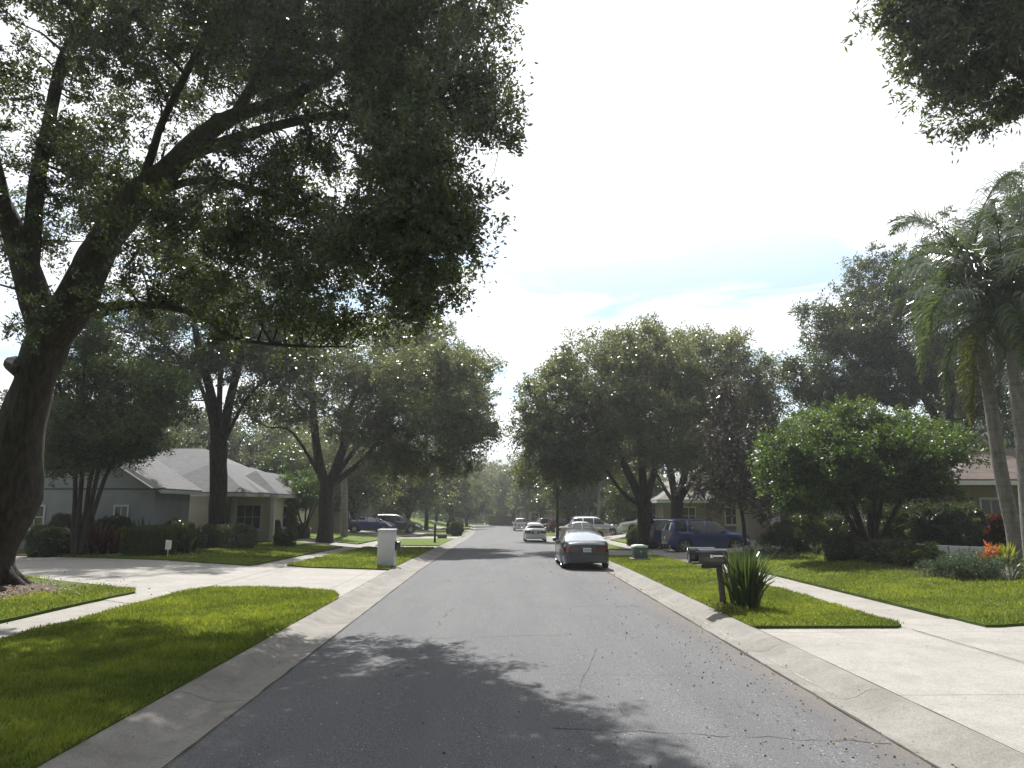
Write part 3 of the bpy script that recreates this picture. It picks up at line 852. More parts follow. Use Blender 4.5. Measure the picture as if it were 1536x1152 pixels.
# T1: the great oak that leans over the street
b0 = Vector((T1X, T1Y, gz(T1X, T1Y)))
S = A(70, 515, 20.8)
limbs = [
 ([b0 + Vector((-0.35, 0, -0.3)), b0 + Vector((-0.3, 0, 0.25)), b0 + Vector((-0.15, 0, 1.2)), A(18, 740, 21.1), A(34, 650, 21.0), A(50, 575, 20.9), S, A(76, 485, 20.7)],
  [1.1, 0.86, 0.76, 0.70, 0.60, 0.54, 0.58, 0.46]),
 ([S, A(108, 462, 20.3), A(136, 398, 19.8), A(168, 345, 19.3), A(207, 298, 18.8), A(252, 254, 18.2), A(300, 208, 17.6), A(348, 175, 17), A(430, 148, 16), A(520, 95, 15.2), A(600, 45, 14.5), A(680, 10, 13.8)],
  [0.52, 0.50, 0.47, 0.44, 0.38, 0.31, 0.24, 0.18, 0.12, 0.09, 0.06, 0.03]),
 ([A(282, 232, 18), A(340, 212, 17.5), A(430, 185, 16.8), A(520, 175, 16), A(610, 225, 15.2), A(680, 290, 14.6), A(700, 370, 14.2)], [0.16, 0.14, 0.11, 0.09, 0.07, 0.05, 0.02]),
 ([A(215, 295, 18.8), A(300, 270, 18.3), A(400, 290, 17.4), A(500, 330, 16.4), A(590, 390, 15.6), A(640, 440, 15.2)], [0.12, 0.11, 0.09, 0.07, 0.05, 0.02]),
 ([A(200, 310, 19), A(225, 240, 18), A(245, 180, 17), A(290, 90, 16), A(330, 0, 15), A(380, -120, 14)], [0.12, 0.11, 0.09, 0.08, 0.06, 0.03]),
 ([A(345, 182, 17), A(390, 110, 16), A(440, 20, 15), A(520, -90, 14), A(600, -180, 13)], [0.13, 0.11, 0.09, 0.06, 0.03]),
 ([A(135, 462, 20.3), A(180, 458, 19.6), A(240, 458, 19), A(300, 474, 18.5), A(348, 505, 18.1), A(430, 518, 17.6), A(520, 520, 17.0)], [0.14, 0.12, 0.095, 0.08, 0.06, 0.04, 0.015]),
 ([S, A(48, 430, 20.6), A(12, 330, 20.2), A(-40, 230, 19.5), A(-110, 100, 18.5), A(-180, -60, 17)], [0.45, 0.38, 0.30, 0.25, 0.18, 0.07]),
 ([A(42, 410, 20.6), A(52, 300, 20.1), A(72, 190, 19.4), A(98, 80, 18.6), A(160, -30, 17.5), A(240, -160, 16)], [0.28, 0.20, 0.16, 0.14, 0.10, 0.05]),
 ([A(98, 80, 18.6), A(150, 45, 18), A(215, 10, 17), A(290, -60, 16)], [0.1, 0.08, 0.06, 0.03]),
 ([A(12, 330, 20.2), A(-20, 200, 18), A(-30, 60, 15), A(0, -150, 12.5), A(60, -350, 10.5)], [0.2, 0.18, 0.15, 0.1, 0.04]),
]
blobs = [
 blob(655, 85, 14.5, (1.55, 3.2, 1.9), 74), blob(620, 250, 14.0, (1.45, 2.6, 1.5), 60), blob(610, 385, 14.6, (1.35, 2.2, 0.95), 46),
 blob(520, 120, 16.4, (2.2, 2.8, 2.1), 62), blob(430, 50, 17.2, (2.4, 2.8, 2.0), 60), blob(430, 300, 17.6, (2.2, 2.0, 1.5), 46),
 blob(500, 400, 16.0, (1.6, 2.0, 0.9), 30), blob(290, 60, 19.5, (3.0, 2.8, 2.9), 66), blob(210, 260, 20.2, (2.4, 2.0, 2.2), 46),
 blob(320, 380, 17.8, (2.2, 2.2, 1.1), 44), blob(90, 90, 19.5, (3.1, 3.0, 3.0), 66), blob(60, 290, 21.0, (2.5, 2.0, 2.2), 44),
 blob(-120, 230, 17.0, (3.0, 3.5, 3.2), 60), blob(470, -190, 13.5, (3.6, 4.2, 2.4), 78), blob(160, -200, 13.5, (4.2, 4.6, 3.0), 90),
 blob(-60, -280, 12.0, (3.5, 4.0, 2.8), 50), blob(400, 470, 17.8, (1.9, 1.5, 0.7), 26), blob(240, 430, 18.6, (2.0, 1.5, 0.9), 26),
 blob(560, 470, 16.8, (1.5, 1.5, 0.55), 22), blob(690, -90, 12.6, (1.6, 2.6, 1.5), 34), blob(700, 180, 13.6, (0.8, 1.4, 1.3), 22),
 blob(660, 300, 13.8, (0.9, 1.6, 1.1), 24), blob(-20, 430, 17.5, (1.2, 2.0, 1.0), 12), (Vector((-4.2, 14.8, 13.0)), (3.2, 3.0, 1.6), 60), (Vector((-8.5, 15.0, 13.6)), (3.2, 3.2, 1.8), 60),
]
def t1_extra(mb):
    # the burl on the trunk, and root flares
    k = A(18, 545, 20.8)
    mb.tube([A(52, 560, 20.9), A(32, 552, 20.6), k, k + Vector((-0.05, -0.02, 0.16))], [0.36, 0.30, 0.24, 0.12], 10, jitter=0.35)
    for a in np.linspace(0.3, 2*PI, 8):
        d = Vector((math.cos(a), math.sin(a), 0))
        c = b0 + Vector((-0.3, 0, 0))
        mb.tube([c + d*0.55 + Vector((0, 0, 0.75)), c + d*0.85 + Vector((0, 0, 0.28)), c + d*1.25 + Vector((0, 0, 0.02)), c + d*1.7 + Vector((0, 0, -0.12))], [0.22, 0.21, 0.14, 0.05], 8, jitter=0.3)
make_tree('oak_tree', b0, 'huge dark oak leaning over the street, with a burl on its forked trunk', 'tree', limbs, blobs,
          M['oak_leaf'], M['bark'], n_per=270, rad=0.62, L=0.098, Wd=0.045, shoots=6, hole=0.22, extra=t1_extra, sides=18, jit=0.2)

def big_oak(px, Y, stems, blobs, label, leaf='oak_leaf', tr=0.45, bark='bark', n_per=220, rad=0.85, L=0.12, Wd=0.06, name='oak_tree', cat='tree', group=None, fork=None, hole=0.25, shoots=8, twig=0.03, lean=0.0, flare=1.5, dens=1.9):
    base = G(px, Y)
    fk = fork or (base + Vector((lean, 0, 2.6)))
    limbs = [([base + Vector((0, 0, -0.2)), base + Vector((0, 0, 0.15)), base.lerp(fk, 0.3), base.lerp(fk, 0.7), fk], [tr*flare, tr*1.15, tr, tr*0.95, tr*0.9])]
    for pts, r0 in stems:
        P = [fk + (base - fk) * 0.12] + [A(*p) for p in pts]
        k = len(P)
        limbs.append((P, [r0 * (1 - 0.8 * i / (k - 1)) for i in range(k)]))
    return make_tree(name, base, label, cat, limbs, blobs, M[leaf], M[bark], n_per=n_per, rad=rad, L=L, Wd=Wd, group=group, hole=hole, shoots=shoots, twig=twig, dens=dens)

# T2: the upright forked oak by the cream house
big_oak(330, 42, [([(318, 600, 42), (300, 530, 41.5), (285, 450, 41), (270, 380, 40)], 0.34), ([(345, 600, 42), (362, 530, 42), (385, 450, 42), (400, 370, 42)], 0.32), ([(330, 570, 42.5), (335, 480, 43), (330, 380, 43)], 0.2), ([(300, 575, 41), (250, 520, 40), (200, 480, 39)], 0.14), ([(375, 590, 41), (430, 560, 40), (470, 540, 39)], 0.12)],
  [blob(300, 470, 41, (3.8, 4, 2.2), 60), blob(200, 500, 40, (2.8, 3, 2.2), 40), blob(390, 470, 41, (3.2, 3.5, 2.2), 50), blob(330, 350, 41, (4.5, 4.5, 3.6), 80), blob(430, 550, 40, (2.0, 2.5, 1.2), 26), blob(230, 590, 41, (2.4, 2.4, 1.6), 30), blob(390, 610, 42.5, (1.6, 2.0, 0.9), 14), blob(270, 545, 41, (2.5, 3, 1.4), 38), blob(420, 520, 41, (2.2, 3, 1.5), 34), blob(330, 535, 44, (2.4, 2.4, 1.2), 26)],
  'tall oak with two upright stems beside the cream house garage', 'dark_leaf', 0.50, n_per=150, rad=0.8, L=0.165, Wd=0.078, fork=A(328, 665, 42))

# the broad dark multi-stemmed tree in front of the pale blue house
bt = G(122, 34)
limbs = [([bt + Vector((dx, dy, -0.1)), bt + Vector((dx*1.6, dy, 1.2)), A(p1[0], p1[1], 34), A(p2[0], p2[1], 34), A(p3[0], p3[1], 33.5)], [0.14, 0.11, 0.09, 0.06, 0.02]) for dx, dy, p1, p2, p3 in
   ((-0.15, 0, (112, 690), (95, 620), (85, 540)), (0.1, 0.1, (140, 700), (175, 660), (225, 620)), (0.2, -0.1, (150, 690), (160, 600), (160, 520)), (0, -0.15, (125, 680), (125, 580), (130, 500)), (0.25, 0, (165, 700), (200, 665), (255, 650)))]
make_tree('shade_tree', bt, 'dense dark tree with several thin stems in front of the pale blue house', 'tree', limbs,
  [blob(125, 560, 34, (1.3, 1.4, 1.9), 36), blob(135, 500, 34, (0.8, 1.0, 1.2), 20), blob(110, 640, 33.5, (1.6, 1.8, 1.1), 34), blob(200, 590, 34, (1.9, 1.8, 1.7), 48), blob(225, 650, 33.5, (1.5, 1.6, 0.8), 30), blob(150, 660, 33.5, (1.6, 1.5, 0.7), 24), blob(85, 590, 34, (0.6, 1, 1.4), 16), blob(260, 600, 34.5, (1.0, 1.3, 1.3), 20), blob(110, 690, 33.5, (1.4, 1.2, 0.6), 22), blob(190, 680, 34, (1.8, 1.2, 0.6), 30), blob(90, 650, 34.5, (1.1, 1.2, 1.0), 24), blob(150, 600, 36, (2.8, 1.5, 2.2), 60)],
  M['hedge_leaf'], M['bark'], n_per=210, rad=0.62, L=0.105, Wd=0.055, hole=0.3)

# T3: the broad oak by the second driveway
big_oak(489, 52, [([(478, 690, 52), (470, 620, 52), (466, 560, 51.5), (450, 500, 51)], 0.40), ([(512, 680, 52), (520, 640, 52), (530, 600, 52), (560, 560, 52), (620, 520, 51)], 0.34), ([(545, 690, 51.5), (580, 650, 50), (640, 640, 47), (710, 640, 44)], 0.24), ([(560, 640, 52), (610, 600, 52), (660, 565, 52), (700, 560, 52)], 0.18), ([(440, 650, 51), (400, 640, 50), (370, 620, 49)], 0.13)],
  [blob(560, 540, 51, (4.2, 4.5, 2.4), 80), blob(660, 545, 51, (2.6, 3.6, 2.0), 54), blob(640, 620, 50, (3.3, 3.5, 1.8), 60), blob(480, 560, 50, (3.2, 3.5, 2.2), 54), blob(560, 640, 50, (3.0, 3, 1.6), 46), blob(430, 600, 49, (2.4, 3, 1.6), 34), blob(690, 640, 50, (1.9, 2.4, 1.4), 34), blob(620, 500, 51, (2.4, 3, 0.9), 30), blob(600, 700, 50, (2.6, 2.4, 1.0), 34), blob(660, 690, 50, (2.2, 2.4, 1.1), 34), blob(530, 600, 52, (3.6, 3, 2.2), 50), blob(620, 580, 53, (3.6, 2.6, 2.2), 50), blob(430, 520, 50, (2.2, 2.6, 1.4), 26), blob(700, 590, 51, (1.8, 2.2, 1.4), 30), blob(690, 560, 45.5, (2.2, 2.6, 1.3), 44), blob(665, 620, 43.5, (2.4, 2.6, 1.2), 44), blob(712, 645, 43, (1.5, 2.2, 0.9), 26), blob(620, 560, 45, (2.6, 2.4, 1.6), 40)],
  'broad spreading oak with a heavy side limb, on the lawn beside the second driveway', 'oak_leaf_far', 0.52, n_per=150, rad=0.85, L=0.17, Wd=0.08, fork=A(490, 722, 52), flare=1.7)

# small round tree left of the driveway to the tan house
bq = G(458, 55)
limbs = [([bq + Vector((0, 0, -0.1)), bq + Vector((dx*0.5, 0, 0.8)), bq + Vector((dx*2.5, dy, 2.4)), bq + Vector((dx*5, dy*2, 4.2))], [0.11, 0.08, 0.06, 0.02]) for dx, dy in ((-0.3, 0.1), (0.05, -0.3), (0.3, 0.1), (0.15, 0.4))]
make_tree('ornamental_tree', bq, 'small round tree on thin spreading stems by the tan house entry', 'tree', limbs,
  [(bq + Vector((0, 0, 3.6)), (1.9, 1.9, 1.3), 44), (bq + Vector((-0.6, 0, 2.7)), (1.4, 1.5, 0.8), 22)], M['bright_leaf'], M['bark_pale'], n_per=190, rad=0.6, L=0.11, Wd=0.06)

# R1: the pair of spreading oaks by the shaded driveway
R1a = big_oak(968, 46.5, [([(945, 715, 46.5), (925, 670, 46), (900, 620, 45), (870, 580, 44)], 0.30), ([(962, 690, 46.5), (955, 620, 46.5), (950, 550, 46)], 0.30), ([(985, 690, 46), (990, 620, 45), (1010, 550, 45)], 0.26), ([(935, 740, 46), (905, 700, 45), (860, 660, 43.5)], 0.16), ([(975, 720, 47), (1000, 660, 48), (1030, 600, 48)], 0.18)],
  [blob(900, 560, 45, (3.4, 4.2, 2.3), 80), blob(960, 535, 46, (3.4, 4.4, 1.7), 84), blob(840, 600, 44, (2.5, 3.2, 2.0), 60), blob(830, 650, 44, (2.0, 2.6, 1.3), 40), blob(905, 640, 44.5, (2.4, 3, 1.5), 44), blob(970, 620, 44.5, (2.8, 3, 1.8), 44), blob(880, 690, 43.5, (2.2, 2.2, 1.0), 44), blob(800, 640, 44, (1.3, 2.2, 1.4), 30), blob(830, 710, 45, (1.8, 2.0, 0.8), 30), blob(900, 600, 47.5, (3.6, 3, 2.4), 50), blob(985, 560, 47.5, (3.0, 3, 2.0), 44), blob(1000, 680, 43, (2.2, 1.6, 0.7), 24), blob(920, 700, 48.5, (2.8, 1.6, 1.1), 34), blob(850, 690, 45, (1.8, 1.8, 1.2), 30)],
  'spreading oak with a black trunk fanning into many limbs beside the silver off-roader', 'oak_leaf_far', 0.48, n_per=165, rad=0.78, L=0.155, Wd=0.075, fork=A(966, 752, 46.5))
R1b = big_oak(1012, 50, [([(1005, 700, 50), (1000, 640, 50), (1010, 560, 50)], 0.28), ([(1030, 700, 50), (1045, 650, 50), (1070, 600, 49)], 0.30), ([(1040, 720, 49.5), (1080, 680, 49), (1120, 640, 48)], 0.2), ([(995, 730, 51), (975, 690, 52), (955, 640, 53)], 0.15)],
  [blob(1040, 540, 50, (3.6, 4.2, 1.9), 84), blob(1110, 570, 49, (2.4, 3.4, 2.0), 56), blob(1060, 620, 48, (3.0, 3, 1.9), 56), blob(1140, 610, 48.5, (1.7, 2.6, 1.2), 30), blob(1010, 600, 48.5, (2.6, 2.6, 1.6), 34), blob(1090, 720, 51, (2.6, 1.8, 0.9), 30), blob(1030, 660, 52, (2.8, 1.8, 1.2), 34), blob(1100, 520, 50, (1.0, 1.6, 0.8), 12), blob(1060, 680, 48.5, (2.6, 2.0, 1.0), 36), blob(1130, 660, 49, (1.6, 2.0, 1.1), 24), blob(1040, 580, 51.5, (3.6, 2.4, 2.4), 50)],
  'second spreading oak, behind the blue off-roaders, forked low', 'oak_leaf_far', 0.46, n_per=165, rad=0.78, L=0.155, Wd=0.075, fork=A(1015, 752, 50))

# R2: slim magnolia with glinting leaves
bm_ = G(1114, 36.0)
make_tree('magnolia_tree', bm_, 'slim young magnolia with glinting bronze leaves in front of the blue off-roaders', 'tree',
  [([bm_ + Vector((0, 0, -0.1)), bm_ + Vector((0, 0, 1.5)), A(1104, 720, 36), A(1100, 650, 36), A(1095, 590, 36)], [0.12, 0.09, 0.07, 0.05, 0.012])],
  [blob(1100, 700, 36, (1.55, 1.55, 1.3), 80), blob(1095, 735, 35.8, (1.8, 1.7, 0.9), 60), blob(1092, 650, 36, (1.2, 1.2, 1.3), 60), blob(1088, 600, 36, (0.75, 0.8, 0.9), 26), blob(1140, 760, 35.5, (0.7, 0.8, 0.6), 16)],
  M['magnolia_leaf'], M['bark'], n_per=60, rad=0.46, L=0.17, Wd=0.085, hole=0.3, shoots=6, shell=0.2, dens=1.35)

# R3: the round bright green tree on many stems
br = G(1302, 29.5)
limbs = [([br + Vector((dx*0.3, dy*0.3, -0.1)), br + Vector((dx, dy, 1.0)), br + Vector((dx*2.2, dy*2, 2.2)), br + Vector((dx*4.2, dy*4, 3.6)), br + Vector((dx*5.5, dy*4.6, 4.6))], [0.13, 0.10, 0.08, 0.05, 0.02]) for dx, dy in ((-0.55, 0), (-0.25, 0.2), (0, -0.3), (0.3, 0.1), (0.55, -0.1), (-0.4, -0.3), (0.2, 0.4))]
make_tree('ligustrum_tree', br, 'rounded bright green tree on many crooked stems before the brown tiled house', 'tree', limbs,
  [blob(1290, 650, 29.5, (2.7, 2.8, 1.15), 90), blob(1215, 690, 29, (1.6, 2.2, 1.3), 56), blob(1185, 735, 29, (0.9, 1.4, 0.7), 22), blob(1370, 680, 29.5, (1.7, 2.2, 1.1), 50), blob(1300, 700, 28.6, (2.6, 1.8, 0.9), 54), blob(1290, 625, 29.5, (1.7, 1.9, 0.5), 26), blob(1400, 660, 29.8, (1.0, 1.3, 0.7), 16), blob(1230, 745, 28.6, (1.3, 1.4, 0.6), 28), blob(1300, 735, 29.5, (2.4, 2.2, 0.55), 46), blob(1370, 730, 29.5, (1.3, 1.6, 0.5), 22), blob(1180, 700, 29.2, (1.0, 1.6, 1.2), 26)],
  M['bright_leaf'], M['bark'], n_per=170, rad=0.50, L=0.12, Wd=0.06, hole=0.3)

# R4: the loose grey-green oak behind, reaching up at the edge of the view
big_oak(1420, 50, [([(1400, 620, 50), (1360, 560, 49), (1300, 500, 48), (1250, 460, 47)], 0.32), ([(1430, 560, 50), (1440, 460, 50), (1450, 360, 50)], 0.32), ([(1480, 600, 50), (1560, 520, 50), (1620, 420, 50)], 0.3), ([(1390, 640, 49), (1320, 600, 48), (1240, 570, 47)], 0.15), ([(1400, 640, 50), (1460, 625, 49), (1540, 615, 48)], 0.14)],
  [blob(1268, 515, 48, (2.2, 3.6, 1.9), 40), blob(1245, 585, 47.5, (2.4, 3, 1.2), 36), blob(1205, 560, 47.5, (1.2, 2, 1.3), 10), blob(1228, 470, 47.5, (0.9, 1.5, 0.9), 6), blob(1480, 600, 52, (4, 3, 1.4), 40), blob(1330, 480, 49, (3.2, 4, 3.0), 80), blob(1350, 570, 48, (3.2, 3, 1.8), 60), blob(1450, 420, 50, (4.2, 4.5, 4.0), 110), blob(1450, 540, 49, (3.6, 3.5, 2.2), 70), blob(1580, 450, 50, (4.6, 4.5, 5.0), 90), blob(1310, 410, 49, (1.5, 2.4, 1.3), 10), blob(1560, 300, 50, (3.0, 3.5, 2.5), 40)],
  'large loose grey-green oak rising behind the brown tiled house', 'dark_leaf', 0.5, n_per=200, rad=0.85, L=0.16, Wd=0.08, fork=A(1418, 660, 50), hole=0.45, dens=2.6)

# R5: the oak out of view whose branches hang into the top corner
b5 = Vector((17.5, 12.0, gz(17.5, 12.0)))
f5 = b5 + Vector((-0.3, 0, 4.2))
make_tree('oak_tree', b5, 'oak whose fringed dark branches hang into the sky above the near driveway', 'tree',
  [([b5 + Vector((0, 0, -0.2)), b5 + Vector((0, 0, 0.2)), b5 + Vector((-0.1, 0, 2)), f5], [0.7, 0.5, 0.42, 0.4]),
   ([f5, b5 + Vector((-1.2, 0.5, 6.0)), A(1560, 120, 12.5), A(1480, 60, 12.3), A(1400, 30, 12)], [0.34, 0.26, 0.16, 0.09, 0.03]),
   ([f5, b5 + Vector((-0.6, -0.4, 7.0)), A(1640, 20, 12), A(1560, -60, 11.5), A(1460, -120, 11)], [0.3, 0.25, 0.18, 0.1, 0.03]),
   ([f5, b5 + Vector((0.6, 0.6, 6.5)), b5 + Vector((1.5, 1.0, 9.5))], [0.3, 0.22, 0.06])],
  [blob(1400, 30, 12, (0.85, 1.2, 0.75), 30), blob(1450, 80, 12.2, (0.75, 1.2, 0.7), 26), blob(1500, 130, 12.4, (0.75, 1.1, 0.65), 26), blob(1480, -60, 11.8, (1.3, 1.6, 1.1), 40), blob(1600, 30, 12, (1.4, 2, 1.6), 50), blob(1640, -120, 12, (2.2, 2.4, 2.0), 60), (b5 + Vector((1, 1, 9)), (3, 3, 2.4), 70), blob(1365, -30, 11.6, (0.5, 0.8, 0.5), 12)],
  M['oak_leaf'], M['bark'], n_per=210, rad=0.46, L=0.12, Wd=0.036, hole=0.2, shoots=5)

# the thin-trunked young tree by the kerb, beyond the dark sedan
bt = G(836, 62)
make_tree('street_tree', bt, 'young street tree with a thin straight trunk at the kerb behind the dark sedan', 'tree',
  [([bt + Vector((0, 0, -0.1)), bt + Vector((0, 0, 2.5)), bt + Vector((0, 0, 4.6)), bt + Vector((-0.3, 0, 7.5))], [0.15, 0.11, 0.10, 0.03]), ([bt + Vector((0, 0, 3.4)), bt + Vector((-1.2, 0, 5)), bt + Vector((-2.2, 0, 6.5))], [0.06, 0.05, 0.02]), ([bt + Vector((0, 0, 3.6)), bt + Vector((1.2, 0, 5.2)), bt + Vector((2.0, 0, 6.4))], [0.06, 0.05, 0.02])],
  [(bt + Vector((-0.6, 0, 6.6)), (2.8, 2.6, 2.2), 90), (bt + Vector((-2.0, 0, 5.3)), (1.6, 1.6, 1.0), 30)], M['oak_leaf_far'], M['bark'], n_per=150, rad=0.8, L=0.14, Wd=0.07)

# ---- far trees: four sorts, copied along the street
def far_tree(name, h, w, leaf, seed, label, trunk_h=2.6, multi=3, bark='bark', dens=1.0, cat='tree'):
    r = np.random.default_rng(seed)
    limbs = [([(0, 0, -0.3), (0, 0, trunk_h*0.6), (0.05, 0, trunk_h)], [0.34, 0.26, 0.24])]
    for i in range(multi):
        a = i * 2*PI/multi + r.uniform(-.3, .3); q = w * 0.30
        limbs.append(([(0, 0, trunk_h*0.9), (math.cos(a)*q*0.5, math.sin(a)*q*0.5, trunk_h + (h-trunk_h)*0.3), (math.cos(a)*q*1.5, math.sin(a)*q*1.5, trunk_h + (h-trunk_h)*0.65)], [0.2, 0.14, 0.04]))
    blobs = []
    for i in range(7):
        a = r.uniform(0, 2*PI); d = r.uniform(0.1, 0.55) * w/2; z = trunk_h + (h-trunk_h) * r.uniform(0.25, 0.8)
        blobs.append(((math.cos(a)*d, math.sin(a)*d, z), (w*0.27, w*0.27, (h-trunk_h)*0.2), int(19*dens)))
    blobs.append(((0, 0, trunk_h + (h-trunk_h)*0.55), (w*0.42, w*0.42, (h-trunk_h)*0.36), int(50*dens)))
    blobs.append(((0, 0, trunk_h + (h-trunk_h)*0.16), (w*0.44, w*0.44, (h-trunk_h)*0.13), int(26*dens)))
    return make_tree(name, (0, 0, 0), label, cat, limbs, blobs, M[leaf], M[bark], n_per=110, rad=0.95, L=0.24, Wd=0.12, hole=0.35, twig=0.035)

def put(proto, px, Y, label, s=1.0, rz=0.0, group=None, first=[]):
    used = proto.get('_used')
    o = proto if not used else copy_tree(proto)
    proto['_used'] = 1
    if '_used' in o and o is not proto: del o['_used']
    o.location = G(px, Y); o.scale = (s, s, s * random.uniform(0.95, 1.08)); o.rotation_euler = (0, 0, rz)
    o['label'] = label
    if group: o['group'] = group
    return o

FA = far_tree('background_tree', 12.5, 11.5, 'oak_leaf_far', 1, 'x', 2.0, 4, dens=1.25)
FB = far_tree('background_tree', 14, 10, 'dark_leaf', 2, 'x', 2.4, 3, dens=1.35)
FC = far_tree('background_tree', 10, 9, 'hedge_leaf', 3, 'x', 1.2, 5, dens=1.3)
FD = far_tree('background_tree', 10, 6.5, 'bright_leaf', 4, 'x', 2.6, 3)
GR1 = 'trees beyond the houses and down the street'
FAR = [
 (FA, 612, 84, 'leafy oak with a forked trunk behind the dark minivan', 1.0), (FA, 560, 96, 'grey-green tree above the blue hatchback', 0.95), (FB, 640, 104, 'dark tree next down the street from the minivan', 1.0),
 (FA, 676, 118, 'dark-trunked tree beside the planting at the second mailbox', 0.95), (FC, 700, 136, 'bushy tree before the far columned porch', 1.0), (FB, 655, 150, 'tall dark tree behind the verge near the street end', 1.05),
 (FB, 700, 176, 'tall dark tree directly beyond the street end hedge', 1.15), (FA, 728, 182, 'pale green tree closing the view down the street', 1.15), (FB, 755, 190, 'tall tree in the gap where the street ends', 1.0), (FA, 772, 170, 'grey-green tree above the low yellow-green planting', 1.0),
 (FC, 744, 166, 'low bushy tree over the hedge at the street end', 0.8),
 (FB, 800, 140, 'dark tree before the grey far house', 1.05), (FA, 770, 150, 'leafy tree over the far kerb beyond the white sedan', 1.0), (FA, 812, 112, 'forked dark-trunked tree before the pink two-storey house', 0.92), (FD, 787, 128, 'narrow bright tree beyond the white sedan', 0.9),
 (FB, 860, 98, 'dark tree above the maroon off-roader', 1.0), (FA, 905, 84, 'oak with a crooked trunk before the white-roofed house', 0.85), (FD, 852, 84, 'bright green feathery tree behind the champagne sedan', 0.85), (FA, 890, 120, 'pale tree rising behind the white-roofed house', 1.15),
 (FB, 940, 92, 'dark tree behind the tan roof', 1.0), (FC, 955, 66, 'bushy dark tree between the white-roofed and the tan houses', 0.62),
 (FB, 1075, 84, 'tall dark tree behind the tan roofed house', 1.0), (FA, 1150, 76, 'grey-green tree between the magnolia and the round tree', 0.95), (FC, 1190, 66, 'bushy tree behind the clipped dark hedge', 0.85), (FB, 1250, 78, 'dark tree far behind the round green tree', 0.95), (FA, 1340, 82, 'pale tree far behind the round green tree', 1.0), (FB, 1470, 70, 'dark tree behind the brown tiled roof', 1.0),
 (FA, 530, 72, 'grey-green tree over the tan stuccoed pillar of trunk', 0.85), (FC, 440, 76, 'bushy tree behind the tan house entry', 0.95), (FA, 390, 84, 'pale tree rising behind the grey shingled roof', 1.05), (FB, 300, 82, 'dark tree behind the cream house roof', 1.0), (FA, 200, 70, 'pale tree behind the pale blue house', 1.0), (FB, 90, 66, 'dark tree behind the huge oak trunk', 0.95), (FB, -20, 58, 'dark tree beyond the pale tiled roof at the view edge', 0.9), (FD, 500, 88, 'narrow bright tree behind the broad spreading oak', 0.95), (FB, 470, 104, 'tall dark tree far behind the tan house', 1.1), (FC, 590, 118, 'bushy tree behind the parked minivan and hatchback', 1.0),
 (FA, 820, 170, 'pale tree far behind the pink two-storey house', 1.1), (FB, 845, 150, 'dark tree behind the pink two-storey house', 1.1),
]
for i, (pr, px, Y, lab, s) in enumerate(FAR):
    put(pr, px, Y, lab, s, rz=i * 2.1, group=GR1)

# ------------------------------------------------------------------ vehicles
def paint(name, col, metal=0.35, rough=0.32):
    m, nt, b = newmat(name); setp(b, rough=rough, metal=metal, coat=0.8, coatr=0.06)
    n = noise_node(nt, 2.2, 5, 0.6)
    r = ramp(nt, n.outputs['Fac'], [(0.3, [c*0.86 for c in col]), (0.7, [min(1, c*1.08) for c in col])])
    nt.links.new(r.outputs['Color'], b.inputs['Base Color'])
    n2 = noise_node(nt, 7, 5, 0.7); r2 = ramp(nt, n2.outputs['Fac'], [(0.3, (rough*0.8,)*3), (0.8, (rough*1.35,)*3)])
    nt.links.new(r2.outputs['Color'], b.inputs['Roughness'])
    return m
M['glass'] = simple('vehicle glass', (0.018, 0.022, 0.026), 0.045, vary=0.15, coat=0.6, spec=1.0)
M['glass_painted_glare'] = simple('rear glass with painted glare', (0.42, 0.46, 0.50), 0.10, 0.75, vary=0.08, coat=1.0, spec=1.0)  # paler metallic copy of the glass; sun and sky glare put into its colour
M['rubber'] = simple('tyre rubber', (0.018, 0.018, 0.018), 0.85, vary=0.3)
M['alloy'] = simple('alloy wheel', (0.55, 0.56, 0.57), 0.3, 0.9, vary=0.1)
M['trim_black'] = simple('black plastic trim', (0.02, 0.02, 0.021), 0.55, vary=0.2)
M['underbody'] = simple('underbody', (0.012, 0.012, 0.012), 0.9, vary=0.2)
M['tail_red'] = simple('red tail lamp lens', (0.10, 0.008, 0.010), 0.2, vary=0.15, coat=1.0)
M['head_clear'] = simple('headlamp lens', (0.55, 0.57, 0.58), 0.08, 0.3, vary=0.1, coat=1.0)
M['chrome'] = simple('chrome', (0.75, 0.76, 0.78), 0.12, 1.0, vary=0.05)
M['plate_white'] = simple('number plate', (0.62, 0.64, 0.66), 0.4, vary=0.05)
M['plate_ink'] = simple('plate characters', (0.03, 0.09, 0.12), 0.5, vary=0.1)

def interp(x, pts):
    """Monotone-ish smooth curve through (x, value) points."""
    if x <= pts[0][0]: return pts[0][1]
    if x >= pts[-1][0]: return pts[-1][1]
    for i in range(len(pts) - 1):
        x0, y0 = pts[i]; x1, y1 = pts[i+1]
        if x <= x1:
            t = (x - x0) / (x1 - x0)
            m0 = (y1 - (pts[i-1][1] if i > 0 else y0)) / (x1 - (pts[i-1][0] if i > 0 else x0)) * (x1 - x0)
            m1 = ((pts[i+2][1] if i + 2 < len(pts) else y1) - y0) / ((pts[i+2][0] if i + 2 < len(pts) else x1) - x0) * (x1 - x0)
            if i > 0 and (y0 - pts[i-1][1]) * (y1 - y0) <= 0: m0 = 0
            if i + 2 < len(pts) and (pts[i+2][1] - y1) * (y1 - y0) <= 0: m1 = 0
            return (2*t**3-3*t**2+1)*y0 + (t**3-2*t**2+t)*m0 + (-2*t**3+3*t**2)*y1 + (t**3-t**2)*m1

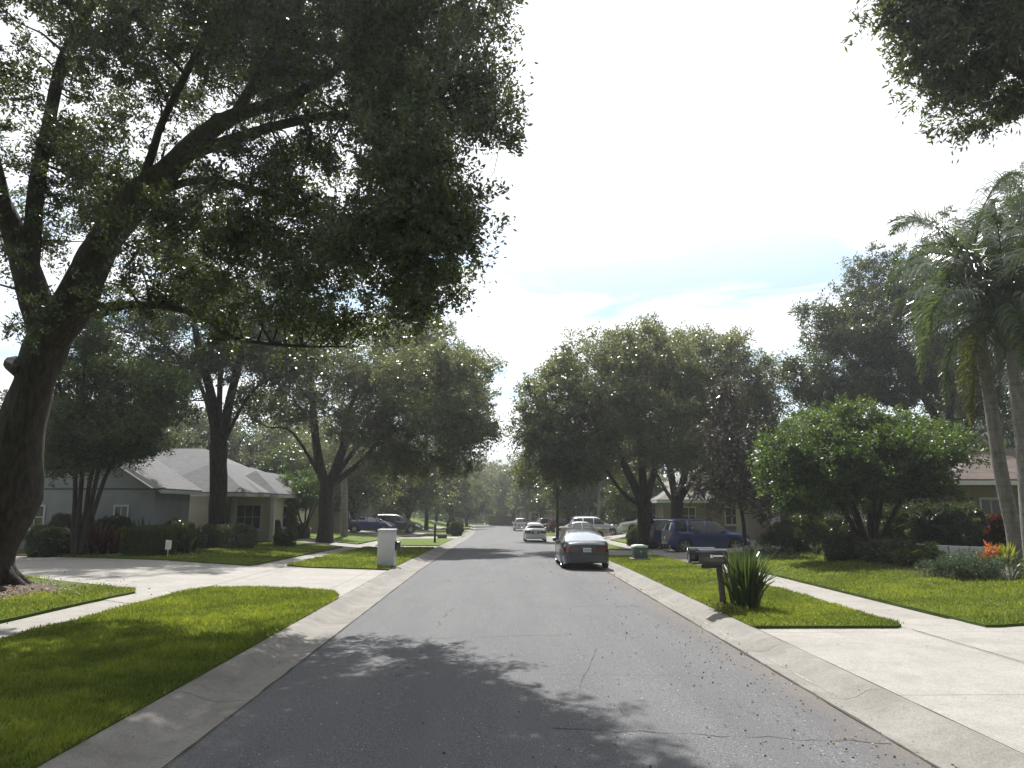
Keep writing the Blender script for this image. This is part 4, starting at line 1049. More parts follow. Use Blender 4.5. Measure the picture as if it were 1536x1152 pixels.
SPECS = {
 # x runs from the tail (0) to the nose (L). top: roof line; belt: window sill line
 'sedan': dict(L=4.87, W=1.86, wheels=(1.02, 3.80), wr=0.335, sill=0.22, wspan=(0.62, 3.72),
   top=[(0, 0.93), (0.08, 1.00), (0.50, 1.045), (0.60, 1.055), (1.02, 1.27), (1.50, 1.42), (2.05, 1.48), (2.55, 1.475), (2.95, 1.40), (3.35, 1.20), (3.72, 1.00), (4.2, 0.92), (4.6, 0.82), (4.80, 0.70), (4.87, 0.55)],
   belt=[(0, 0.88), (0.5, 0.99), (1.3, 1.01), (3.0, 0.96), (3.72, 0.92), (4.3, 0.84), (4.87, 0.54)],
   plan=[(0, 0.76), (0.12, 0.87), (0.5, 0.955), (1.2, 1.0), (3.4, 1.0), (4.2, 0.95), (4.65, 0.84), (4.87, 0.62)],
   bottom=[(0, 0.28), (0.25, 0.22), (0.6, 0.20), (4.3, 0.19), (4.87, 0.22)],
   rear=(0.60, 1.42), front=(2.80, 3.66), side=[(0.98, 1.32), (1.38, 2.20), (2.28, 3.22)], doors=[(1.28, 2.24), (2.24, 3.40)], roofw=0.60),
 'hatch': dict(L=4.36, W=1.80, wheels=(0.78, 3.44), wr=0.33, sill=0.22, wspan=(0.05, 3.28),
   top=[(0, 0.98), (0.06, 1.10), (0.22, 1.25), (0.6, 1.42), (1.0, 1.47), (1.7, 1.48), (2.2, 1.44), (2.7, 1.26), (3.28, 1.00), (3.7, 0.90), (4.1, 0.78), (4.30, 0.66), (4.36, 0.52)],
   belt=[(0, 0.98), (0.5, 1.06), (1.3, 1.02), (2.6, 0.95), (3.28, 0.90), (3.8, 0.82), (4.36, 0.5)],
   plan=[(0, 0.80), (0.12, 0.90), (0.5, 0.97), (1.2, 1.0), (3.0, 1.0), (3.8, 0.94), (4.15, 0.84), (4.36, 0.62)],
   bottom=[(0, 0.36), (0.25, 0.26), (0.6, 0.22), (3.9, 0.2), (4.36, 0.24)],
   rear=(0.09, 0.50), front=(2.28, 3.22), side=[(0.50, 0.98), (1.04, 1.84), (1.92, 2.92)], doors=[(1.00, 1.88), (1.88, 2.98)], roofw=0.62),
 'suv': dict(L=4.62, W=1.86, wheels=(0.88, 3.66), wr=0.365, sill=0.30, wspan=(0.04, 3.46),
   top=[(0, 1.0), (0.05, 1.15), (0.14, 1.40), (0.28, 1.68), (0.6, 1.735), (1.5, 1.75), (2.3, 1.735), (2.7, 1.64), (3.1, 1.38), (3.46, 1.16), (3.9, 1.09), (4.35, 0.99), (4.56, 0.82), (4.62, 0.6)],
   belt=[(0, 1.0), (0.3, 1.12), (1.3, 1.09), (2.8, 1.05), (3.46, 1.03), (4.0, 0.98), (4.62, 0.6)],
   plan=[(0, 0.84), (0.12, 0.92), (0.5, 0.98), (1.2, 1.0), (3.4, 1.0), (4.1, 0.95), (4.45, 0.86), (4.62, 0.68)],
   bottom=[(0, 0.42), (0.25, 0.32), (0.6, 0.3), (4.1, 0.28), (4.62, 0.34)],
   rear=(0.08, 0.27), front=(2.62, 3.42), side=[(0.36, 1.02), (1.12, 2.02), (2.12, 3.10)], doors=[(1.06, 2.07), (2.07, 3.20)], roofw=0.70, rack=True),
 'bigsuv': dict(L=5.25, W=2.0, wheels=(1.05, 4.22), wr=0.41, sill=0.36, wspan=(0.04, 3.95),
   top=[(0, 1.1), (0.08, 1.25), (0.35, 1.60), (0.62, 1.82), (1.2, 1.88), (2.2, 1.89), (2.8, 1.86), (3.15, 1.72), (3.6, 1.40), (3.95, 1.24), (4.5, 1.20), (5.0, 1.12), (5.2, 0.92), (5.25, 0.7)],
   belt=[(0, 1.1), (0.4, 1.24), (1.3, 1.22), (3.2, 1.18), (3.95, 1.15), (4.6, 1.10), (5.25, 0.7)],
   plan=[(0, 0.86), (0.12, 0.94), (0.5, 0.98), (1.2, 1.0), (4.2, 1.0), (4.8, 0.95), (5.12, 0.9), (5.25, 0.78)],
   bottom=[(0, 0.5), (0.25, 0.4), (0.6, 0.36), (4.7, 0.34), (5.25, 0.42)],
   rear=(0.12, 0.58), front=(3.06, 3.90), side=[(0.55, 1.36), (1.50, 2.42), (2.50, 3.52)], doors=[(1.44, 2.46), (2.46, 3.64)], roofw=0.72, rack=True),
 'minivan': dict(L=5.0, W=1.96, wheels=(0.95, 4.02), wr=0.34, sill=0.24, wspan=(0.04, 4.05),
   top=[(0, 1.02), (0.05, 1.2), (0.18, 1.5), (0.38, 1.70), (0.9, 1.75), (1.9, 1.76), (2.6, 1.72), (3.1, 1.56), (3.6, 1.27), (4.05, 1.06), (4.5, 0.94), (4.85, 0.8), (5.0, 0.58)],
   belt=[(0, 1.02), (0.4, 1.12), (1.3, 1.08), (3.0, 1.02), (4.05, 0.96), (4.5, 0.88), (5.0, 0.56)],
   plan=[(0, 0.84), (0.12, 0.92), (0.5, 0.98), (1.2, 1.0), (3.8, 1.0), (4.5, 0.93), (4.8, 0.82), (5.0, 0.6)],
   bottom=[(0, 0.36), (0.25, 0.26), (0.6, 0.24), (4.5, 0.22), (5.0, 0.26)],
   rear=(0.08, 0.34), front=(2.95, 3.98), side=[(0.45, 1.40), (1.50, 2.50), (2.60, 3.55)], doors=[(1.45, 2.55), (2.55, 3.66)], roofw=0.70),
}
NX = {}
def car_wheel(name_root, parent, x, y, r, side):
    tb = MB(); M4 = Matrix.Translation((x, y, r)) @ Matrix.Rotation(PI/2, 4, 'X')
    w = 0.105
    tb.lathe([(r*0.64, -w), (r*0.80, -w*1.02), (r*0.95, -w*0.9), (r, -w*0.55), (r, w*0.55), (r*0.95, w*0.9), (r*0.80, w*1.02), (r*0.64, w)], 26, M4, cap=False)
    wh = bpy.data.objects.new('wheel', None); COL.objects.link(wh); wh.parent = parent
    tb.build('tyre', M['rubber'], wh, sm=50)
    rb = MB(); so = side * w
    # rim: barrel and five twin spokes
    sgn = 1 if side > 0 else -1
    MR = Matrix.Translation((x, y, r)) @ Matrix.Rotation(-sgn * PI/2, 4, 'X')
    rb.lathe([(r*0.66, -w*0.3), (r*0.66, w*0.95), (r*0.61, w*0.98), (r*0.59, w*0.6), (r*0.57, w*0.1)], 26, MR, cap=False)
    rb.lathe([(0.001, w*0.9), (r*0.12, w*0.92), (r*0.15, w*0.7)], 12, MR, cap=False)
    for k in range(5):
        a = 2*PI*k/5 + 0.3
        Ms = MR @ Matrix.Rotation(a, 4, 'Z')
        rb.box(r*0.08, r*0.62, -r*0.10, -r*0.025, w*0.62, w*0.84, Ms); rb.box(r*0.08, r*0.62, r*0.025, r*0.10, w*0.62, w*0.84, Ms)
    rb.build('rim', M['alloy'], wh, sm=40)
    db = MB(); db.lathe([(0.001, w*0.08), (r*0.58, w*0.08)], 20, MR, cap=False); db.build('brake_disc', M['underbody'], wh)
    return wh

def make_car(name, spec, loc, heading, label, cat, mat, group=None, plate=None, glass=None, lowtrim=None, taillamp='sedan', dark_lower=False):
    """heading: direction the nose points, radians from +X."""
    S_ = SPECS[spec]; L = S_['L']; Wd = S_['W'] / 2; wr = S_['wr']
    root = thing(name, loc, label, cat, group, rotz=heading)
    glass = glass or M['glass']
    # stations, with extra ones at every boundary
    bounds = {0.0, L}
    for a, b in [S_['rear'], S_['front']] + S_['side'] + S_['doors']: bounds |= {a, b}
    for wx in S_['wheels']:
        for t in np.linspace(-1, 1, 13): bounds.add(round(wx + t * (wr + 0.055), 4))
    xs = sorted(bounds | {round(v, 4) for v in np.arange(0.08, L, 0.11)} | {0.02, 0.05, L - 0.02, L - 0.05})
    xs2 = [xs[0]]
    for v in xs[1:]:
        if v - xs2[-1] > 0.012 or v in bounds: xs2.append(v)
    xs = xs2
    ztopmax = max(v for _, v in S_['top'])
    def section(x):
        w = Wd * interp(x, S_['plan']); T = interp(x, S_['top']); Bz = min(interp(x, S_['belt']), T - 0.015)
        zb = interp(x, S_['bottom'])
        for wx in S_['wheels']:
            d = abs(x - wx); R_ = wr + 0.055
            if d < R_: zb = max(zb, wr + math.sqrt(R_*R_ - d*d) * 1.0 - 0.0)
        f = max(0.0, min(1.0, (T - Bz) / max(0.01, ztopmax - Bz)))
        rail_w = w * (0.93 - (0.93 - S_['roofw'] / 0.93 * 0.93) * f ** 0.9)
        zs = [zb, max(zb + 0.01, 0.42), 0.56, 0.72]
        low = [(w * 0.955, zb), (w * 0.985, zb + (Bz - zb) * 0.18), (w * 1.0, zb + (Bz - zb) * 0.42), (w * 0.995, zb + (Bz - zb) * 0.66), (w * 0.975, zb + (Bz - zb) * 0.88), (w * 0.935, Bz)]
        rz = Bz + (T - Bz) * 0.90
        m = [(w * 0.935 + (rail_w - w * 0.935) * 0.5 + 0.012 * f, Bz + (rz - Bz) * 0.5), (rail_w, rz)]
        top = [(rail_w * 0.90, Bz + (T - Bz) * 0.975), (rail_w * 0.62, T + 0.004 + 0.012), (rail_w * 0.31, T + 0.022), (0.0, T + 0.026)]
        return [( y, z) for y, z in low + m + top]
    secs = [section(x) for x in xs]
    nk = len(secs[0])                       # 12 points: 0..5 body side, 5..7 side glass, 7..11 top
    def seg_in(x0, x1, rngs): 
        c = (x0 + x1) / 2
        for i, (a, b) in enumerate(rngs):
            if a <= c <= b: return i
        return None
    pools = {}
    def facep(key): return pools.setdefault(key, MB())
    for side in (1, -1):
        for i in range(len(xs) - 1):
            x0, x1 = xs[i], xs[i+1]
            for k in range(nk - 1):
                q = [(x0, side*secs[i][k][0], secs[i][k][1]), (x1, side*secs[i+1][k][0], secs[i+1][k][1]),
                     (x1, side*secs[i+1][k+1][0], secs[i+1][k+1][1]), (x0, side*secs[i][k+1][0], secs[i][k+1][1])]
                if side < 0: q = q[::-1]
                key = 'body'
                if 5 <= k < 7:
                    j = seg_in(x0, x1, S_['side'])
                    if j is not None: key = ('window', side, j)
                elif k < 5:
                    j = seg_in(x0, x1, S_['doors'])
                    if j is not None: key = ('door', side, j)
                elif k >= 7:
                    if seg_in(x0, x1, [S_['rear']]) is not None: key = 'rear_window'
                    elif seg_in(x0, x1, [S_['front']]) is not None: key = 'windshield'
                facep(key).add(q, [(0, 1, 2, 3)])
    # tail and nose caps
    for i, sgn in ((0, -1), (len(xs)-1, 1)):
        s = secs[i]; x = xs[i]; c = facep('body')
        poly = [(x, y, z) for y, z in s] + [(x, -y, z) for y, z in s[::-1][1:]]
        c.add(poly, [tuple(range(len(poly)))])
    # floor pan and dark wheel wells
    ub = MB()
    ub.box(0.35, L-0.35, -Wd*0.80, Wd*0.80, S_['sill'] + 0.02, 0.62)
    ub.box(0.5, L-1.5, -Wd*0.62, Wd*0.62, 0.6, min(1.0, ztopmax-0.5))
    ub.build('underbody', M['underbody'], root)
    def weld(o, d=0.0015):
        bm = bmesh.new(); bm.from_mesh(o.data); bmesh.ops.remove_doubles(bm, verts=bm.verts, dist=d)
        bmesh.ops.recalc_face_normals(bm, faces=bm.faces); bm.to_mesh(o.data); bm.free(); smooth(o.data, 38)
    def grow_out(o, d, rim=0.0):
        """Pull the panel in at its borders so a dark shut line shows around it."""
        bm = bmesh.new(); bm.from_mesh(o.data)
        c = sum((v.co for v in bm.verts), Vector()) / max(1, len(bm.verts))
        for v in bm.verts:
            if v.is_boundary:
                e = Vector((c.x - v.co.x, 0, c.z - v.co.z)); 
                v.co.x += math.copysign(min(abs(e.x), rim), e.x)
        bm.to_mesh(o.data); bm.free()
    ob = pools['body'].build('body', mat, root, sm=38); weld(ob)
    for key, mb_ in pools.items():
        if key == 'body': continue
        if key in ('rear_window', 'windshield'):
            o = mb_.build(key, glass if key == 'rear_window' else M['glass'], root); weld(o)
        elif key[0] == 'window': o = mb_.build('side_window', M['glass'], root); weld(o)
        else:
            o = mb_.build('door', mat, root); weld(o); grow_out(o, 0, 0.006)
            a, b = S_['doors'][key[2]]; xh = a + 0.16; yh = Wd * interp(xh, S_['plan']) * 0.99
            zh = interp(xh, S_['belt']) - 0.10
            h = MB(); h.box(xh - 0.09, xh + 0.09, key[1]*(yh - 0.012) if key[1] > 0 else -yh - 0.022, key[1]*(yh + 0.022) if key[1] > 0 else -yh + 0.012, zh - 0.014, zh + 0.014)
            h.build('handle', mat, o, bevel=0.008)
    # window surround line along the sill
    for side in (1, -1):
        pts = []
        for x in np.arange(S_['side'][0][0], S_['side'][-1][1] + 0.01, 0.12):
            w = Wd * interp(x, S_['plan']); T = interp(x, S_['top']); Bz = min(interp(x, S_['belt']), T - 0.015)
            pts.append((x, side * (w * 0.937 + 0.004), Bz + 0.004))
        t = MB(); t.tube(pts, 0.009, 5); t.build('window_trim', M['chrome'] if spec != 'suv' else M['trim_black'], root)
    # wheels
    for wx in S_['wheels']:
        ww = Wd * interp(wx, S_['plan'])
        for side in (1, -1): car_wheel(name, root, wx, side * (ww - 0.12), wr, side)
    # mirrors
    xm = S_['front'][1] - 0.42
    for side in (1, -1):
        ww = Wd * 0.95; zm = interp(xm, S_['belt']) + 0.07
        t = MB(); t.lathe([(0.01, -0.09), (0.065, -0.075), (0.085, 0.0), (0.07, 0.075), (0.01, 0.09)], 10, Matrix.Translation((xm, side*(ww + 0.10), zm)) @ Matrix.Rotation(PI/2, 4, 'X') @ Matrix.Diagonal((0.8, 1.0, 1.0, 1.0)))
        t.box(xm - 0.03, xm + 0.03, min(side*ww*0.96, side*(ww+0.05)), max(side*ww*0.96, side*(ww+0.05)), zm - 0.045, zm - 0.02)
        t.build('mirror', mat, root, sm=45)
    # lamps: shaped to wrap the corner, offset a few mm outside the body
    def lamp(nm, x0, x1, k0, k1, m, off=0.006, endface=None, inner=None):
        for side in (1, -1):
            t = MB()
            st = [x for x in xs if x0 - 1e-6 <= x <= x1 + 1e-6]
            for i in range(len(st) - 1):
                sa, sb = section(st[i]), section(st[i+1])
                for k in range(k0, k1):
                    q = [(st[i], side*(sa[k][0]+off), sa[k][1]), (st[i+1], side*(sb[k][0]+off), sb[k][1]), (st[i+1], side*(sb[k+1][0]+off), sb[k+1][1]), (st[i], side*(sa[k+1][0]+off), sa[k+1][1])]
                    t.add(q, [(0, 1, 2, 3)])
            if endface is not None:
                s = section(endface); xe = endface + (-0.012 if endface < L/2 else 0.012)
                z0, z1 = s[k0][1], s[k1][1]; yo = s[k0+1][0] + off * 0.5; yi = yo * (inner or 0.5)
                xi = xe
                vs_ = []
                for xx in (xe, xe + (0.03 if endface < L/2 else -0.03)):
                    vs_ += [(xx, side*yi, z0 + (z1-z0)*0.18), (xx, side*yo, z0), (xx, side*yo, z1), (xx, side*yi, z1 - (z1-z0)*0.05)]
                t.add(vs_, [(0,1,2,3), (7,6,5,4), (0,4,5,1), (1,5,6,2), (2,6,7,3), (3,7,4,0)])
            t.build(nm, m, root)
    if spec in ('sedan',):
        lamp('tail_light', 0.0, 0.36, 3, 5, M['tail_red'], endface=0.0, inner=0.52)
        lamp('headlight', L-0.62, L-0.1, 3, 5, M['head_clear'])
    elif spec == 'hatch':
        lamp('tail_light', 0.0, 0.40, 3, 5, M['tail_red'], endface=0.0, inner=0.70); lamp('headlight', L-0.75, L-0.15, 3, 5, M['head_clear'])
    else:
        lamp('tail_light', 0.0, 0.24, 3, 6, M['tail_red'], endface=0.0, inner=0.80); lamp('headlight', L-0.55, L-0.08, 3, 5, M['head_clear'])
    # bumper line, plate recess and plate
    zb = interp(0, S_['bottom']); zt = interp(0, S_['top'])
    t = MB(); t.box(-0.035, 0.10, -Wd*0.74, Wd*0.74, zb - 0.005, zb + (zt - zb)*0.46); t.build('rear_bumper', mat if spec != 'bigsuv' else M['chrome'], root, bevel=0.03)
    t = MB(); t.box(L-0.10, L+0.035, -Wd*0.60, Wd*0.60, 0.26, 0.50); t.build('front_bumper', mat, root, bevel=0.03)
    t = MB(); t.box(L-0.06, L+0.012, -Wd*0.45, Wd*0.45, 0.56, 0.70 if spec != 'bigsuv' else 0.95); t.build('grille', M['trim_black'], root, bevel=0.01)
    zp = zb + (zt - zb) * (0.72 if spec == 'sedan' else 0.62)
    t = MB(); t.box(-0.016, 0.0, -0.29, 0.29, zp - 0.11, zp + 0.11); t.build('plate_recess', M['trim_black'] if plate is None else mat, root, bevel=0.008)
    t = MB(); t.box(-0.026, -0.0175, -0.155, 0.155, zp - 0.078, zp + 0.078); pl = t.build('number_plate', M['plate_white'], root, bevel=0.004)
    if plate:
        t = MB()
        for i in range(len(plate)):
            y = 0.115 - i * 0.0385
            for (a, b, c, d) in plate[i]:
                t.box(-0.030, -0.0265, y - c*0.028, y - a*0.028, zp - 0.032 + b*0.064, zp - 0.032 + d*0.064)
        t.build('lettering', M['plate_ink'], pl)
    if S_.get('rack'):
        for side in (1, -1):
            yr = Wd * S_['roofw'] * 0.90; pts = [(x, side*yr, interp(x, S_['top']) + 0.055) for x in np.arange(0.55, S_['front'][0] - 0.1, 0.2)]
            t = MB(); t.tube(pts, 0.016, 6)
            for x in (pts[0][0], pts[len(pts)//2][0], pts[-1][0]): t.tube([(x, side*yr, interp(x, S_['top'])-0.02), (x, side*yr, interp(x, S_['top'])+0.055)], 0.018, 6)
            t.build('roof_rail', M['trim_black'] if mat.name != 'silver paint' else M['alloy'], root)
    if spec == 'sedan':
        t = MB(); t.prism([(1.62, 1.455), (1.72, 1.50), (1.78, 1.50), (1.86, 1.478)], -0.018, 0.018); t.build('roof_antenna', M['trim_black'], root)
    t = MB(); t.tube([(0.06, -Wd*0.5, zb-0.02), (0.45, -Wd*0.5, zb-0.01)], 0.028, 8); t.build('exhaust_pipe', M['chrome'], root)
    return root

M['p_gray'] = paint('grey blue paint', (0.036, 0.042, 0.052), 0.5)
M['p_white'] = paint('white paint', (0.62, 0.62, 0.60), 0.0)
M['p_champ'] = paint('champagne paint', (0.36, 0.34, 0.30), 0.5)
M['p_silver'] = paint('silver paint', (0.46, 0.50, 0.54), 0.45)
M['p_blue'] = paint('deep blue paint', (0.010, 0.032, 0.125), 0.35)
M['p_navy'] = paint('navy paint', (0.010, 0.022, 0.065), 0.35)
M['p_hatch'] = paint('violet blue paint', (0.020, 0.026, 0.15), 0.35)
M['p_black'] = paint('black paint', (0.012, 0.015, 0.022), 0.3)
M['p_maroon'] = paint('maroon paint', (0.09, 0.018, 0.02), 0.3)
M['p_tail'] = paint('grey green paint', (0.20, 0.24, 0.25), 0.4)

def car_at(name, spec, px_tail, Y, heading, label, cat, mat, **k):
    p = G(px_tail, Y, 0.0); 
    if abs(p.x) < 4.75: p.z -= 0.045
    else: p.z += 0.012
    return make_car(name, spec, p, heading, label, cat, mat, **k)

# glyph strokes of the seven plate characters: (x0, z0, x1, z1) in a unit cell
GL = {'4': [(0,.45,1,.6),(0,.45,.2,1),(.65,0,.85,1)], '0': [(0,0,.2,1),(.8,0,1,1),(.2,0,.8,.15),(.2,.85,.8,1)], '2': [(0,.85,1,1),(.8,.5,1,.85),(0,.42,1,.57),(0,.15,.2,.42),(0,0,1,.15)],
      'L': [(0,0,.2,1),(.2,0,1,.15)], 'U': [(0,0,.2,1),(.8,0,1,1),(.2,0,.8,.15)], 'E': [(0,0,.2,1),(.2,0,1,.15),(.2,.85,1,1),(.2,.42,.8,.57)], '1': [(.4,0,.6,1)],
      'Q': [(0,0,.2,1),(.8,0,1,1),(.2,0,.8,.15),(.2,.85,.8,1),(.5,.2,.7,.4)]}
plate_chars = [GL[c] for c in '400 E0Q'.replace(' ', 'U')]
UP = PI/2      # nose pointing down the street
ps = Vector((3.28, 28.4, gz(3.28, 28.4) - 0.052))
make_car('parked_car', 'sedan', ps, UP, 'dark grey blue sedan at the kerb, its rear window coloured bright for the flashing sun', 'car', M['p_gray'], plate=plate_chars, glass=M['glass_painted_glare'])
ps = Vector((2.85, 60.0, gz(2.85, 60) - 0.052))
make_car('parked_car', 'sedan', ps, UP, 'white sedan at the kerb further down the street, seen from behind', 'car', M['p_white'])
car_at('parked_car', 'sedan', 834, 68.5, 0.06, 'champagne sedan standing crosswise in the driveway before the silver off-roader', 'car', M['p_champ'])
car_at('parked_car', 'bigsuv', 851, 73.5, 0.0, 'big silver off-roader parked side-on with roof rails', 'off-roader', M['p_silver'])
car_at('parked_car', 'sedan', 1012, 64, PI, 'white sedan half hidden behind the black oak trunk', 'car', M['p_white'])
car_at('parked_car', 'suv', 996, 41.8, 0.05, 'bright blue off-roader parked side-on behind the magnolia', 'off-roader', M['p_blue'])
car_at('parked_car', 'suv', 968, 46.3, 0.10, 'navy off-roader with a pale tail, behind the bright blue one', 'off-roader', M['p_navy'])
car_at('parked_car', 'hatch', 523, 70.0, 0.0, 'violet blue hatchback parked side-on in the driveway', 'car', M['p_hatch'])
car_at('parked_car', 'minivan', 557, 74.0, 0.0, 'black minivan parked behind the violet blue hatchback', 'van', M['p_black'])
car_at('parked_car', 'suv', 822, 96, 0.1, 'maroon off-roader in the driveway behind the young street tree', 'off-roader', M['p_maroon'])
car_at('parked_car', 'suv', 806, 101, 0.5, 'black off-roader far down the driveway before the pink house', 'off-roader', M['p_black'])
car_at('parked_car', 'minivan', 846, 99, 0.0, 'dark green van rising behind the silver off-roader', 'van', M['p_tail'])
ps = Vector((3.2+sx(104), 104, gz(3.2, 104) - 0.052))
make_car('parked_car', 'suv', ps, UP, 'small pale off-roader at the kerb just beyond the white sedan', 'off-roader', M['p_white'])
ps = Vector((5.9+sx(98), 97.5, gz(5.9, 98)+0.012))
make_car('parked_car', 'sedan', ps, 0.25, 'grey green sedan across the driveway mouth beyond the white sedan', 'car', M['p_tail'])

# ------------------------------------------------------------------ houses
def roof_mat(name, lo, hi, row=0.16, tile=False):
    m, nt, b = newmat(name); setp(b, rough=0.85 if not tile else 0.6, spec=0.3); L = nt.links
    tc = nt.nodes.new('ShaderNodeTexCoord'); sp = nt.nodes.new('ShaderNodeSeparateXYZ'); L.new(tc.outputs['Object'], sp.inputs['Vector'])
    mo = nt.nodes.new('ShaderNodeMath'); mo.operation = 'PINGPONG'; mo.inputs[1].default_value = row/2; L.new(sp.outputs['Z'], mo.inputs[0])
    ed = nt.nodes.new('ShaderNodeMapRange'); ed.inputs['From Max'].default_value = row*0.12; ed.inputs['To Min'].default_value = 0.62; L.new(mo.outputs[0], ed.inputs['Value'])
    n1 = noise_node(nt, 2.4 if not tile else 1.2, 6, 0.7); n2 = noise_node(nt, 14, 3, 0.6, mscale=(1, 1, 4))
    r1 = ramp(nt, n1.outputs['Fac'], [(0.3, lo), (0.7, hi)]); r2 = ramp(nt, n2.outputs['Fac'], [(0.35, (0.75,)*3), (0.65, (1.15,)*3)])
    a = nt.nodes.new('ShaderNodeMixRGB'); a.blend_type = 'MULTIPLY'; a.inputs['Fac'].default_value = 1; L.new(r1.outputs['Color'], a.inputs['Color1']); L.new(r2.outputs['Color'], a.inputs['Color2'])
    c = nt.nodes.new('ShaderNodeMixRGB'); c.blend_type = 'MULTIPLY'; c.inputs['Fac'].default_value = 1; L.new(a.outputs['Color'], c.inputs['Color1']); L.new(ed.outputs['Result'], c.inputs['Color2'])
    L.new(c.outputs['Color'], b.inputs['Base Color'])
    bump(nt, b, ed.outputs['Result'], 0.6, 0.03)
    return m
M['shingle_grey'] = roof_mat('grey shingle', (0.060, 0.061, 0.066), (0.105, 0.107, 0.113))
M['shingle_tan'] = roof_mat('tan shingle', (0.10, 0.093, 0.083), (0.165, 0.155, 0.14))
M['shingle_pale'] = roof_mat('pale roof tile', (0.24, 0.23, 0.21), (0.34, 0.33, 0.305), 0.3, True)
M['tile_brown'] = roof_mat('brown roof tile', (0.038, 0.028, 0.024), (0.095, 0.066, 0.054), 0.3, True)
M['st_cream'] = simple('cream stucco', (0.50, 0.46, 0.36), 0.9, vary=0.08, scale=1.4, bumpy=0.4, bscale=60)
M['st_blue'] = simple('pale blue stucco', (0.23, 0.245, 0.25), 0.9, vary=0.08, scale=1.4, bumpy=0.4, bscale=60)
M['st_tan'] = simple('tan stucco', (0.22, 0.19, 0.16), 0.9, vary=0.1, scale=1.4, bumpy=0.4, bscale=60)
M['st_pink'] = simple('pink stucco', (0.33, 0.27, 0.25), 0.9, vary=0.07, scale=1.4, bumpy=0.4, bscale=60)
M['st_grey'] = simple('grey stucco', (0.24, 0.235, 0.22), 0.9, vary=0.08, scale=1.4, bumpy=0.4, bscale=60)
M['st_white'] = simple('white stucco', (0.62, 0.61, 0.58), 0.88, vary=0.06, scale=1.4, bumpy=0.4, bscale=60)
M['white_trim'] = simple('white trim paint', (0.5, 0.5, 0.485), 0.6, vary=0.06)
M['pane'] = simple('window pane', (0.03, 0.036, 0.042), 0.06, vary=0.25, scale=0.8, spec=0.9)
M['screen_dark'] = simple('dark screen', (0.03, 0.028, 0.026), 0.7, vary=0.3, scale=2)
M['door_dark'] = simple('dark door', (0.06, 0.045, 0.035), 0.5, vary=0.2)

def hip(mb, fb, x0, x1, y0, y1, z, h, eave=0.5, gable=None):
    """Hipped (or gabled along 'x'/'y') roof over a rectangle; fb gets the fascia."""
    X0, X1, Y0, Y1 = x0-eave, x1+eave, y0-eave, y1+eave
    w, d = X1-X0, Y1-Y0; t = 0.10
    alongx = (w >= d) if gable is None else (gable == 'x')
    if alongx: r = d/2 if gable is None else 0; a, b = (X0 + r, (Y0+Y1)/2), (X1 - r, (Y0+Y1)/2)
    else: r = w/2 if gable is None else 0; a, b = ((X0+X1)/2, Y0 + r), ((X0+X1)/2, Y1 - r)
    vs = [(X0, Y0, z), (X1, Y0, z), (X1, Y1, z), (X0, Y1, z), (a[0], a[1], z+h), (b[0], b[1], z+h)]
    if alongx: fs = [(0, 1, 5, 4), (1, 2, 5), (2, 3, 4, 5), (3, 0, 4)]
    else: fs = [(0, 1, 4), (1, 2, 5, 4), (2, 3, 5), (3, 0, 4, 5)]
    if gable: fs = [f for f in fs if len(f) == 4]
    n = len(vs)
    # thickness: the same skin a little lower
    mb.add(vs, fs); mb.add([(x, y, zz - t) for x, y, zz in vs], [f[::-1] for f in fs])
    for i in range(4):
        j = (i+1) % 4
        mb.add([vs[i], vs[j], (vs[j][0], vs[j][1], z-t), (vs[i][0], vs[i][1], z-t)], [(0, 3, 2, 1)])
    q = 0.02
    if gable != 'y':
        fb.box(X0-q, X1+q, Y0-q, Y0+0.03, z-t-0.16, z-t+0.035); fb.box(X0-q, X1+q, Y1-0.03, Y1+q, z-t-0.16, z-t+0.035)
        fb.box(X0+0.032, X1-0.032, Y0+0.032, Y1-0.032, z-t-0.15, z-t-0.12)
    else:       # rake boards up both slopes
        for yy in (Y0, Y1 - 0.04):
            for xa, xb in ((X0, a[0]), (X1, a[0])):
                fb.add([(xa, yy, z-t-0.12), (xa, yy, z+0.02), (xb, yy, z+h+0.02), (xb, yy, z+h-t-0.12), (xa, yy+0.04, z-t-0.12), (xa, yy+0.04, z+0.02), (xb, yy+0.04, z+h+0.02), (xb, yy+0.04, z+h-t-0.12)], [(0,1,2,3), (7,6,5,4), (0,4,5,1), (1,5,6,2), (2,6,7,3), (3,7,4,0)])
    fb.box(X0-q, X0+0.03, Y0+0.052, Y1-0.052, z-t-0.16, z-t+0.035); fb.box(X1-0.03, X1+q, Y0+0.052, Y1-0.052, z-t-0.16, z-t+0.035)

